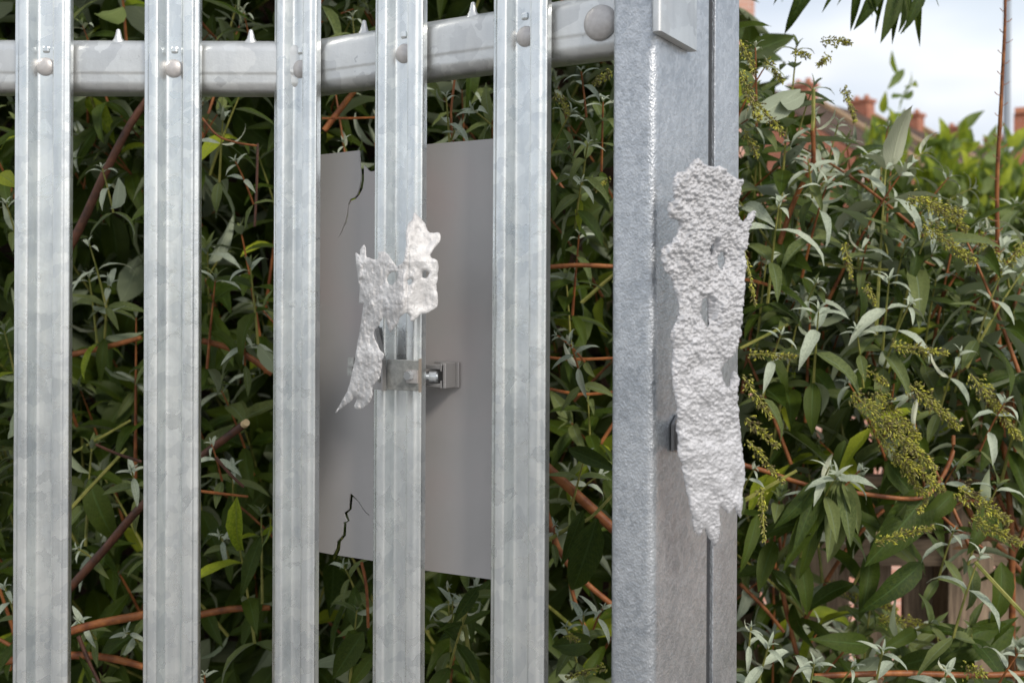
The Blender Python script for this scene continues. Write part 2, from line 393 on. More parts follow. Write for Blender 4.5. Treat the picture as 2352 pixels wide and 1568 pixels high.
t_, z_ = S2px(1379, 53, .018)
par(MB().dome(S2(t_, .0178, z_), -B, .0185, .0085, 28, 7).build('bolt', M_BOLT, None, 60), rails[1])

# ------------------------------------------------------------------ posts
Cn = Vector((.1367, 1.03, 0))
def rrect(a0, a1, b0, b1, r, n=5):
    return fillet([(a0, b0), (a1, b0), (a1, b1), (a0, b1)], r, n, True)
def post_mesh(pr, z0, z1):
    vs = []; k = len(pr); zs = [z0, 1.0, 1.5, z1]
    for z in zs:
        for a_, b_ in pr: vs.append(Cn + A * a_ + B * b_ + Vector((0, 0, z)))
    fs = [(i*k+j, i*k+(j+1) % k, (i+1)*k+(j+1) % k, (i+1)*k+j) for i in range(len(zs)-1) for j in range(k)] + [tuple(range(k)), tuple((len(zs)-1)*k+j for j in range(k))]
    return MB().add(vs, fs)
post = empty('fence_post', Cn); tag(post, 'thick galvanised box post with pebbled zinc skin at the end of the palisade fence', 'post')
post2 = empty('gate_post', Cn + B * .2); tag(post2, 'second galvanised box post close behind the thick one, narrow dark slit between', 'post')
bpy.context.view_layer.update()
par(post_mesh(rrect(-.047, 0, 0, .147, (.010, .011, .004, .004), 8), 0, 2.25).build('box_section', M_POST, None, 30), post)
par(post_mesh(rrect(-.047, 0, .1645, .251, (.001, .001, .011, .01), 6), 0, 2.25).build('box_section', M_POST, None, 30), post2)
m, t, b = mat('slit_shade', (.025, .027, .03), .6); v = coords(t); bump(t, b, noise(t, v, 500, 3), .6, .001)
par(post_mesh(rrect(-.040, -.0035, .1475, .164, .001, 1), 0, 2.2).build('shade_strip', m, None, 0), post2)  # dark strip filling the slit, its colour stands in for the shade
# folded bracket high on the post's right face
def PB(a_, b_, z): return Cn + A * a_ + B * b_ + Vector((0, 0, z))
q_ = on_plane(1517, 70, Cn + A * .010, A); zb = q_.z; b9 = (on_plane(1603, 82, Cn + A * .010, A) - Cn).dot(B); b8 = (q_ - Cn).dot(B)
mb = MB(); pr = fillet([(.0005, b8), (.010, b8), (.010, b9), (.0005, b9)], .0045, 6, True); k = len(pr)
mb.add([PB(a_, b_, z) for z in (zb, zb + .12) for a_, b_ in pr], [(j, (j+1) % k, (j+1) % k + k, j + k) for j in range(k)] + [tuple(range(k)), tuple(range(k, 2*k))])
par(mb.build('bracket', M_RAIL, None, 30), post)

# ------------------------------------------------------------------ cracked grey plate
s3 = 3.409; s4 = 2.45; DS = 2352 / 2500.
c3 = lambda pts: [((760 + x / s3) * DS, (340 + y / s3) * DS) for x, y in pts]
c4 = lambda pts: [((760 + x / s4) * DS, (780 + y / s4) * DS) for x, y in pts]
PD = .046
out_px = [(716, 357.5)] + c3([(398,93),(405,210),(412,290),(410,350),(398,410),(380,460),(360,485),(325,497),(305,540),(299,610),(279,690),(244,780),(222,825),
      (247,788),(290,695),(307,625),(314,548),(332,512),(366,500),(402,462),(427,412),(439,340),(438,280),(440,215),(455,235),(475,260),(497,270),(545,258),(600,75),(960,42),(1470,0)]) + [(1160, 316.6), (1160, 1334)] + \
      c4([(1060,1550),(690,1500),(345,1437),(157,1408),(171,1378),(177,1326),(207,1290),(211,1212),(230,1202),(215,1157),(241,1133),(247,1060),(280,1088),(322,1152),(346,1171),(347,1166),(325,1148),(283,1084),(250,1050),(240,1040),(231,1042),(225,1085),(222,1135),(194,1155),(199,1180),(213,1204),(190,1212),(184,1290),(149,1330),(144,1370),(127,1404)]) + [(716, 1264)]
plate = empty('cracked_panel', S2(.1, PD, .9)); tag(plate, 'cracked grey painted metal panel mounted behind the middle pale of the fence', 'panel')
bpy.context.view_layer.update()
poly = [S2px(x, y, PD) for x, y in out_px]
par(MB().prism(poly, lambda u, v, d: S2(u, d, v), PD, PD + .0022).build('sheet', M_GREY, None), plate)
# channel on the panel, open end to the left
def s2box(mb, x0, x1, y0, y1, d0, d1, dref=None):
    dr = d0 if dref is None else dref
    t0, z1 = S2px(x0, y0, dr); t1, z0 = S2px(x1, y1, dr)
    M_ = Matrix((( A.x, B.x, 0, P3.x), (A.y, B.y, 0, P3.y), (0, 0, 1, 0), (0, 0, 0, 1)))
    return mb.box(min(t0, t1), max(t0, t1), d0, d1, min(z0, z1), max(z0, z1), M_)
ch = MB(); s2box(ch, 975, 1031, 831, 893, .041, .045, .022); s2box(ch, 970, 1012, 836, 848, .022, .041); s2box(ch, 970, 1012, 879, 890, .022, .041)
s2box(ch, 1019, 1025, 834, 892, .020, .0412, .022); s2box(ch, 1012, 1019, 833, 839, .024, .0413); s2box(ch, 1012, 1019, 886, 892, .024, .0413)
s2box(ch, 1010, 1014, 836, 853, .0215, .030); s2box(ch, 1010, 1014, 874, 892, .0215, .030)
cho = par(ch.build('channel', M_ALU, None), plate)
bv = cho.modifiers.new('b', 'BEVEL'); bv.width = .0006; bv.segments = 1

# ------------------------------------------------------------------ cast bark pieces (own 2D frame, marching squares over a signed distance field)
def hash2(ix, iy, s):
    h = (ix * 374761393 + iy * 668265263 + s * 974634777) & 0xffffffff
    h = ((h ^ (h >> 13)) * 1274126177) & 0xffffffff
    return ((h ^ (h >> 16)) & 0xffff) / 65535.0
def vnoise(x, y, s=0):
    ix = np.floor(x).astype(np.int64); iy = np.floor(y).astype(np.int64); fx = x - ix; fy = y - iy
    fx = fx*fx*(3-2*fx); fy = fy*fy*(3-2*fy)
    a = hash2(ix, iy, s); b = hash2(ix+1, iy, s); c = hash2(ix, iy+1, s); d = hash2(ix+1, iy+1, s)
    return (a*(1-fx)+b*fx)*(1-fy)+(c*(1-fx)+d*fx)*fy*1.0
def fbm(x, y, s=0, o=4):
    r = 0; am = 1; tot = 0
    for k in range(o):
        r = r + am * vnoise(x * 2**k + 7.3*k, y * 2**k - 3.1*k, s + k); tot += am; am *= .55
    return r / tot
def sdf_poly(X, Y, P):
    P = np.array(P); d = np.full(X.shape, 1e9); ins = np.zeros(X.shape, bool); n = len(P)
    for i in range(n):
        ax, ay = P[i-1]; bx, by = P[i]; ex, ey = bx-ax, by-ay
        tt = np.clip(((X-ax)*ex+(Y-ay)*ey)/(ex*ex+ey*ey+1e-12), 0, 1)
        d = np.minimum(d, np.hypot(X-ax-tt*ex, Y-ay-tt*ey))
        c = ((ay > Y) != (by > Y)); xx = ax + (Y-ay)*ex/(ey if abs(ey) > 1e-12 else 1e-12)
        ins ^= (c & (X < xx))
    return np.where(ins, d, -d)
def cast_mesh(outline, holes, hf, step=.0008, thick=.0042, er=.003, jag=.0006):
    O = np.array(outline); x0, y0 = O.min(0) - .003; x1, y1 = O.max(0) + .003
    xs = np.arange(x0, x1, step); ys = np.arange(y0, y1, step); X, Y = np.meshgrid(xs, ys)
    S = sdf_poly(X, Y, O)
    for h in holes: S = np.minimum(S, -sdf_poly(X, Y, h) - .0009)
    S = S + (fbm(X*320, Y*320, 91, 3) - .5) * jag * 2
    Z = hf(X, Y, S)
    ny, nx = X.shape; vid = {}; V = []; Fc = []
    def gv(j, i):
        k = (j, i)
        if k not in vid: vid[k] = len(V); V.append((X[j, i], Y[j, i], Z[j, i], S[j, i]))
        return vid[k]
    def ev(j, i, j2, i2):
        k = (j, i, j2, i2) if (j, i) < (j2, i2) else (j2, i2, j, i)
        if k not in vid:
            a = S[k[0], k[1]]; b = S[k[2], k[3]]; tt = a/(a-b)
            q = [U[k[0], k[1]]*(1-tt)+U[k[2], k[3]]*tt for U in (X, Y, Z)]
            vid[k] = len(V); V.append((*q, 0.0))
        return vid[k]
    ins = S > 0
    anyin = ins[:-1, :-1] | ins[1:, :-1] | ins[:-1, 1:] | ins[1:, 1:]
    for j, i in zip(*np.nonzero(anyin)):
        cs = ((j, i), (j, i+1), (j+1, i+1), (j+1, i)); f = []
        for q in range(4):
            c = cs[q]; d = cs[(q+1) % 4]
            if ins[c]: f.append(gv(*c))
            if ins[c] != ins[d]: f.append(ev(*c, *d))
        if len(f) > 2: Fc.append(f)
    V = np.array(V); n = len(V)
    ed = np.sqrt(np.clip(V[:, 3]/er, 0, 1))
    zf = V[:, 2] - thick*.42*(1-ed); zb = V[:, 2] - thick*.5 - thick*.5*ed
    vs = [(a, b, c) for a, b, c in zip(V[:, 0], V[:, 1], zf)] + [(a, b, c) for a, b, c in zip(V[:, 0], V[:, 1], zb)]
    cnt = {}
    for f in Fc:
        for q in range(len(f)):
            e = (f[q], f[(q+1) % len(f)]); k = (min(e), max(e)); cnt[k] = None if k in cnt else e
    fs = [tuple(f) for f in Fc] + [tuple(i+n for i in f[::-1]) for f in Fc] + [(e[1], e[0], e[0]+n, e[1]+n) for e in cnt.values() if e]
    me = bpy.data.meshes.new('casting'); me.from_pydata([tuple(map(float, v)) for v in vs], [], fs)
    for p in me.polygons: p.use_smooth = True
    me.update(); return me
def cast_obj(pxout, pxholes, O, yaw, hf, material, parent, **kw):
    U = Vector((math.cos(yaw), math.sin(yaw), 0)); Nn = Vector((math.sin(yaw), -math.cos(yaw), 0))
    def m2(p):
        q = on_plane(p[0]*DS, p[1]*DS, O, Nn) - O; return (q.dot(U), q.z)
    me = cast_mesh([m2(p) for p in pxout], [[m2(p) for p in h] for h in pxholes], hf, **kw)
    me.materials.append(material)
    o = bpy.data.objects.new('casting', me); COL.objects.link(o)
    # local x=U, y=Z world, z=N
    o.matrix_world = Matrix(((U.x, 0, Nn.x, O.x), (U.y, 0, Nn.y, O.y), (0, 1, 0, O.z), (0, 0, 0, 1)))
    o.parent = parent; o.matrix_parent_inverse = parent.matrix_world.inverted()
    return o
kA = 5.227; kB = 5.226
cA = lambda P: [(840+x/kA, 500+y/kA) for x, y in P]; cB = lambda P: [(780+x/kB, 760+y/kB) for x, y in P]
o1 = cA([(875,82),(905,95),(945,135),(985,185),(1025,225),(1030,260),(1055,320),(1090,345),(1140,350),(1190,343),(1215,360),(1228,395),(1220,450),(1190,510),(1155,545),(1120,600),(1098,640),(1120,675),(1165,690),(1190,712),(1200,760),(1205,830),(1192,870),(1195,940),(1175,1020),(1182,1090),(1195,1160),(1200,1240),(1185,1305),(1140,1335),(1085,1370),(1040,1390),(970,1395),(950,1430),(900,1475),(865,1485),(838,1475),(845,1430),(810,1375),(760,1395),(715,1440),(690,1500)]) + \
     cB([(953,209),(888,285),(870,230),(845,160),(828,100),(815,65),(790,80),(755,140),(740,190),(690,225),(662,270),(662,320),(680,375),(715,430),(730,480),(760,515),(795,540),(805,570),(790,605),(765,630),(775,690),(758,760),(755,830),(720,900),(680,930),(640,990),(630,1030),(637,1100),(615,1170),(560,1240),(490,1290),(420,1310),(375,1300),(362,1265),(385,1210),(405,1170),(385,1140),(355,1150),(330,1195),(270,1245),(200,1300),(120,1350),(95,1390),(68,1395),(80,1370),(130,1300),(190,1200),(260,1090),(310,960),(345,820),(385,650),(415,480),(445,330),(475,170),(495,50)]) + \
     cA([(186,1359),(205,1260),(150,1262),(127,1250),(135,1170),(150,1090),(150,1020),(128,985),(125,900),(110,780),(95,700),(78,590),(90,575),(125,600),(150,625),(145,560),(170,510),(205,482),(230,520),(240,620),(250,650),(320,675),(375,690),(410,665),(400,590),(430,580),(500,585),(560,640),(610,710),(650,765),(680,785),(710,765),(745,740),(770,690),(785,600),(795,500),(780,380),(795,280),(815,225),(855,185),(868,130)])
o1 = [(965 + (x-965)*1.035 if x < 965 else x, y) for x, y in o1]
h1 = [cA([(540,935),(560,890),(610,865),(665,860),(672,890),(650,960),(600,1015),(560,1000)]), cA([(815,970),(850,950),(862,975),(850,1000),(830,1012)]), cA([(1010,860),(1040,848),(1075,875),(1060,905),(1040,922),(1010,915)])]
O1 = at(915, 700, 1.122)
def hf1(X, Y, S):
    xr = .006 + .10*(Y < -10)
    left = np.clip(xr - X, 0, 1); right = np.clip(X - xr, 0, 1)
    z = -.62*left - 2.2*left**2 - .02*right + .006*np.exp(-(X-xr)**2/.0003)
    z += np.where(Y > .045, -(Y-.045)*.35, 0)
    z += np.where(Y < -.03, -(Y+.03)*-.10, 0)
    rough = np.clip(.85 - (X-.0)*22, .3, .85)
    z += (fbm(X*330, Y*170, 3, 4)-.5)*.0034*rough + (fbm(X*620, Y*340, 11, 2)-.5)*.0020*rough
    z += (fbm(X*35, Y*28, 5, 3)-.5)*.011
    for cx_, cy_, rr, dp in ((870,578,.0045,.0022),(835,965,.006,.0016),(170,960,.005,.002),(1115,575,.006,-.0015),(935,300,.004,.002),(1040,880,.006,.0016)):
        q = cA([(cx_, cy_)])[0]; p = on_plane(q[0]*DS, q[1]*DS, O1, Vector((0, -1, 0))) - O1
        z -= dp*np.exp(-((X-p.x)**2+(Y-p.z)**2)/rr**2*1.5)
    # crease lines
    z -= .0016*np.exp(-((X-.010-.03*(Y-.02))/.0009)**2)*(Y > -.01)*(Y < .055)
    return z
scu = empty('bark_sculpture', O1); tag(scu, 'small jagged silver cast bark fragment clamped to the middle pale over the grey panel', 'sculpture')
bpy.context.view_layer.update()
cast_obj(o1, h1, O1, 0.0, hf1, M_CAST, scu, thick=.0036)
# clamp and arm that hold the small piece
mb = MB(); s2box(mb, 889, 961, 825, 898, -.0050, -.0012); cl = par(mb.build('clamp_plate', M_ZINC, None), scu)
bv = cl.modifiers.new('b', 'BEVEL'); bv.width = .0005
mb = MB(); s2box(mb, 961.4, 963.4, 824, 901, -.0052, -.0012, -.0052); par(mb.build('clamp_flange', M_COPPER, None), scu)
mb = MB(); s2box(mb, 933, 957, 849, 880, -.0085, -.0054, -.0085); wsh = par(mb.build('square_washer', M_BOLT, None), cl)
t_, z_ = S2px(941, 862, -.010)
def hexpoly(t0, z0, r, n=6, ph=.3): return [(t0 + r*math.cos(2*math.pi*k/n+ph), z0 + r*math.sin(2*math.pi*k/n+ph)) for k in range(n)]
par(MB().prism(hexpoly(t_, z_, .0050), lambda u, v, d: S2(u, d, v), -.0155, -.0088).build('nut', M_BRIGHT, None), cl)
t0, z0 = S2px(965, 863, .012); t1, _ = S2px(1006, 863, .024)
pts = []; rad = []
for k in range(60):
    f = k/59; pts.append(S2(t0 - .004 + (t1-t0+.004)*f, .012 + .012*f, z0 - .001)); rad.append(.0036 + (.0005 if k % 2 else 0))
par(MB().tube(pts, rad, 12).build('threaded_bolt', M_BRIGHT, None, 60), cl)
mb = MB().tube([S2(t1-.009, .0212, z0-.001), S2(t1-.001, .024, z0-.001)], .0062, 16); par(mb.build('bolt_head', M_BRIGHT, None, 40), cl)
arm_px = [(838,742),(866,752),(884,826),(885,896),(842,893),(838,820)]
arm = par(MB().prism([S2px(x, y, -.006) for x, y in arm_px], lambda u, v, d: S2(u, d, v), -.006, -.0035).build('arm', M_ALU, None), scu)
lip_px = [(864,750),(867,750),(886.5,826),(887.5,897),(884,896),(883,826)]
par(MB().prism([S2px(x, y, -.0062) for x, y in lip_px], lambda u, v, d: S2(u, d, v), -.013, -.0062).build('flange', M_ALU, None), arm)
for x, y in ((873,839),(871,871)):
    t_, z_ = S2px(x, y, -.006)
    rv = MB(); ring = []
    for k in range(13):
        q = 2*math.pi*k/12; ring.append(S2(t_ + .0024*math.cos(q), -.0068, z_ + .0024*math.sin(q)))
    rv.tube(ring, .0010, 6); rv.dome(S2(t_, -.0060, z_), -B, .0019, .0006, 10, 3)
    par(rv.build('rivet', M_ZINC, None, 50), arm)
mb = MB(); s2box(mb, 799, 812, 821, 841, .012, .016); s2box(mb, 798, 808, 844, 862, .012, .016)
s2box(mb, 803, 858, 826, 893, .0161, .019, .012); par(mb.build('clamp_back', M_ZINC, None), scu)

kC = 1291/280.; kE = 1220/280.
cC = lambda P: [(1600+x/kC, 360+y/kC) for x, y in P]; cD = lambda P: [(1600+x/kC, 680+y/kC) for x, y in P]; cE = lambda P: [(1600+x/kE, 1000+y/kE) for x, y in P]
o2 = cC([(450,135),(500,115),(540,150),(580,185),(640,205),(700,212),(745,200),(810,240),(850,290),(900,320),(955,345),(1015,350),(1025,385),(1005,440),(990,510),(970,580),(975,660),(980,760),(1010,795),(1050,830),(1090,770),(1130,712),(1165,700),(1190,715),(1185,760),(1150,810),(1140,880),(1110,935),(1095,980),(1080,1060),(1050,1130),(1035,1230),(1040,1350),(1025,1450)]) + \
     cD([(1012,150),(1005,300),(1000,420),(990,550),(988,650),(955,680),(945,780),(900,870),(870,905),(800,970),(765,1050),(780,1130),(830,1240),(880,1150),(905,1060),(920,1040),(945,1070),(965,1130),(960,1200),(940,1290),(945,1390),(965,1450)]) + \
     cE([(926,61),(945,140),(960,250),(970,400),(985,560),(998,680),(990,780),(960,850),(950,920),(962,990),(955,1080),(955,1150),(935,1155),(905,1110),(875,1075),(868,1045),(820,1100),(800,1108),(760,1060),(705,1035),(700,1090),(715,1160),(735,1230),(730,1330),(712,1400),(705,1475),(670,1465),(640,1410),(600,1350),(570,1290),(545,1300),(530,1340),(512,1362),(480,1320),(450,1300),(440,1250),(420,1150),(390,1080),(375,960),(350,830),(325,700),(310,620),(322,595),(300,570),(270,490),(265,420),(275,340),(265,240),(255,120),(245,30)]) + \
     cD([(265,1450),(240,1300),(220,1200),(205,1030),(215,900),(225,800),(215,720),(190,660),(215,560),(250,500),(275,420),(285,280),(270,180),(245,110)]) + \
     cC([(232,1500),(190,1420),(140,1390),(110,1330),(95,1260),(95,1150),(130,1110),(210,1070),(250,990),(290,900),(290,830),(240,805),(180,790),(160,700),(180,620),(240,590),(215,520),(215,420),(230,330),(270,275),(350,260),(400,200)])
h2 = [cD([(605,225),(628,235),(632,300),(635,400),(625,500),(608,530),(580,480),(545,400),(550,320),(570,240)]), cC([(800,1180),(825,1240),(820,1300),(780,1360),(740,1310),(735,1240),(765,1190)]), cC([(662,1110),(690,1090),(680,1150),(662,1200)])]
O2 = at(1640, 800, 1.018); YAW2 = R(20)
def hf2(X, Y, S):
    z = -1.4*X**2 - .03*X
    z += np.where(Y < -.11, -((Y+.11)**2)*1.2, 0)
    top = np.clip((Y+.12)/.22, 0, 1); edge = 1.0
    r = .55 + .75*top
    z += (fbm(X*300+20, Y*360+40, 21, 3)-.5)*.0046*r + (fbm(X*640, Y*700, 31, 2)-.5)*.0030*r
    z += (fbm(X*30, Y*26, 41, 3)-.5)*.012
    U = Vector((math.cos(YAW2), math.sin(YAW2), 0)); Nn = Vector((math.sin(YAW2), -math.cos(YAW2), 0))
    for fn, cx_, cy_, sx_, sy_, dp in ((cC,870,1230,.010,.020,.006),(cD,640,370,.006,.018,.005),(cD,850,1060,.010,.016,.005),(cC,670,1130,.005,.012,.004)):
        q = fn([(cx_, cy_)])[0]; p = on_plane(q[0]*DS, q[1]*DS, O2, Nn) - O2; pu = p.dot(U)
        z -= dp*np.exp(-((X-pu)/sx_)**2-((Y-p.z)/sy_)**2)
    return z
scu2 = empty('bark_sculpture', O2); tag(scu2, 'long rough silver cast bark slab fixed to the right side of the thick post', 'sculpture')
bpy.context.view_layer.update()
cast_obj(o2, h2, O2, YAW2, hf2, M_CAST2, scu2, step=.00085, thick=.005, er=.004, jag=.0010)
# little folded bracket on the post face
def RF(x, y, a_): 
    p = on_plane(x, y, Cn + A * a_, A) - Cn; return p.dot(B), p.z
ap = .001
bk = MB().prism([RF(x, y, ap) for x, y in [(1541,975),(1552,952),(1570,952),(1600,1036),(1541,1036)]], lambda u, v, d: PB(d, u, v), ap, ap + .003)
bko = par(bk.build('bracket_foot', M_ALU, None), scu2)
b0, zt = RF(1547, 972, ap); b1, zb_ = RF(1547, 1034, ap)
mb = MB(); 
mb.add([PB(a_, bb, z) for a_, bb in ((.004, b0), (.024, b0), (.024, b0+.003), (.004, b0+.003)) for z in (zb_, zt)], [(0,1,3,2),(2,3,5,4),(4,5,7,6),(6,7,1,0),(0,2,4,6),(1,7,5,3)])
par(mb.build('arm', M_ALU, None), scu2)
b2, z2 = RF(1561, 1003, .006); ring = [PB(.012 + .0028*math.cos(q*.6), b0 - .001, z2 + .0028*math.sin(q*.6)) for q in range(11)]
par(MB().tube(ring, [.0012]*11, 7).build('screw', M_ZINC, None, 50), scu2)

# ------------------------------------------------------------------ leaves
def leaf_mesh_data(curl, fold, wid, twist, nl=7, seed=0):
    rr = random.Random(seed); V = []; U = []
    for i in range(nl+1):
        t_ = i/nl
        wd = wid * (math.sin(math.pi * min(1, t_**.82 * .97 + .02))**.85) * (1 - .35*t_) * (1 + rr.uniform(-.08, .08)) if 0 < i < nl else wid * (.06 if i == 0 else .01)
        ang = curl * t_; # integrate arc
        if i == 0: p = Vector((0, 0, 0)); prev = 0
        else:
            am = curl * ((i-.5)/nl)**1.2; p = p + Vector((0, math.cos(am), -math.sin(am))) / nl
        an = curl * t_**1.2; up = Vector((0, math.sin(an), math.cos(an))); tw = twist * t_
        sx = Vector((math.cos(tw), 0, 0)) + up * math.sin(tw)
        for j in (-1, -.5, 0, .5, 1):
            rip = math.sin(i*2.1 + seed + (1.5 if j > 0 else 0)) * .012 * abs(j)
            q = p + sx * (j * wd / 2) + up * (abs(j)**1.3 * wd * fold + rip)
            V.append(q); U.append((j/2+.5, t_))
    Fc = [(i*5+j, i*5+j+1, (i+1)*5+j+1, (i+1)*5+j) for i in range(nl) for j in range(4)]
    return np.array([tuple(v) for v in V]), Fc, U
VAR = []
for k in range(14):
    VAR.append(leaf_mesh_data(random.Random(k).uniform(.2, 1.5), random.Random(k+50).uniform(.10, .32), random.Random(k+90).uniform(.26, .38), random.Random(k+130).uniform(-.5, .5), 6, k))
for k in range(6):   # narrow strongly arched (young silver) leaves
    VAR.append(leaf_mesh_data(random.Random(k+7).uniform(.9, 1.9), random.Random(k+57).uniform(.12, .25), random.Random(k+97).uniform(.22, .29), random.Random(k+137).uniform(-.3, .3), 6, k+20))
_lm = {}
def leaf_me(v, m_):
    if (v, m_) not in _lm:
        vs, fs, us = VAR[v]; me = bpy.data.meshes.new('leaf'); me.from_pydata([tuple(map(float, q)) for q in vs], [], fs)
        uv = me.uv_layers.new(name='UVMap')
        for lp in me.loops: uv.data[lp.index].uv = us[lp.vertex_index]
        for p in me.polygons: p.use_smooth = True
        me.materials.append(LEAFM[m_]); _lm[(v, m_)] = me
    return _lm[(v, m_)]
LEAVES = []                                  # (bush, variant, material, 4x4 matrix)
STEMS = {}
def add_leaf(bush, pos, dirv, up, size, m_, var=None, wsc=1.0):
    y = dirv.normalized(); x = y.cross(up)
    if x.length < 1e-3: x = y.cross(Vector((1, 0, .1)))
    x.normalize(); z = x.cross(y)
    if var is None: var = random.randrange(14) if m_ != 2 else random.randrange(14, 20)
    M_ = Matrix(((x.x*size*wsc, y.x*size, z.x*size, pos.x), (x.y*size*wsc, y.y*size, z.y*size, pos.y), (x.z*size*wsc, y.z*size, z.z*size, pos.z), (0, 0, 0, 1)))
    LEAVES.append((bush, var, m_, M_))
UPV = Vector((0, 0, 1)); TOCAM = Vector((0, -1, 0))
def rv(a=1): return Vector((random.gauss(0, a), random.gauss(0, a), random.gauss(0, a)))
def shoot(bush, tip, d, L_, leafl, silver=.5, stem=True, smat='g', pairs=None, first=.006, lean=.0):
    """shoot ending at tip, growing along d; opposite pairs getting longer and greener down the stem"""
    d = d.normalized(); sag = Vector((0, 0, -1))
    pairs = pairs or max(3, int(L_ / (leafl*.42)))
    a = d.cross(Vector((.3, .2, 1))).normalized(); b_ = d.cross(a); ph = random.uniform(0, math.pi)
    pts = []
    def pt(s):                                # s metres below the tip
        return tip - d * s + sag * (s*s*.35/max(L_, .05)*.6)
    for i in range(8): pts.append(pt(L_*i/7))
    if stem:
        STEMS.setdefault((bush, smat), []).append((pts, [.0011 + .0016*(i/7)*min(1.4, L_/.15) for i in range(8)]))
    for k in range(4):                        # upright bud leaves
        an = ph + k*math.pi/2 + .4; o = a*math.cos(an) + b_*math.sin(an)
        add_leaf(bush, tip, d*1.5 + o*.55 + rv(.08), d*.2 - o, leafl*random.uniform(.22, .34), 2 if silver > .15 else 1, None, .85)
    s = first
    for i in range(pairs):
        f = i/max(1, pairs-1); s_ = s + (L_-s)*(f**1.25)
        sz = leafl * (.50 + .5*min(1, f*2.2 + .12)) * random.uniform(.85, 1.12)
        if f < silver*.75: m_ = 2
        elif f < silver*1.3+.1: m_ = 1
        else: m_ = 0 if random.random() < .9 else (3 if random.random() < .6 else 1)
        for sg in (-1, 1):
            an = ph + i*math.pi/2 + random.uniform(-.25, .25); o = (a*math.cos(an) + b_*math.sin(an))*sg
            dv = o + d*(.75 - .6*f) + sag*(.10 + .45*f) + rv(.12)
            up = (d*1.0 + UPV*.35 - o*.2 + rv(.15))
            if random.random() < .07: up = -up
            add_leaf(bush, pt(s_), dv, up, sz*random.uniform(.88, 1.1), m_)
def bush_of(x): return 0 if x < 640 else (1 if x < 1450 else 2)

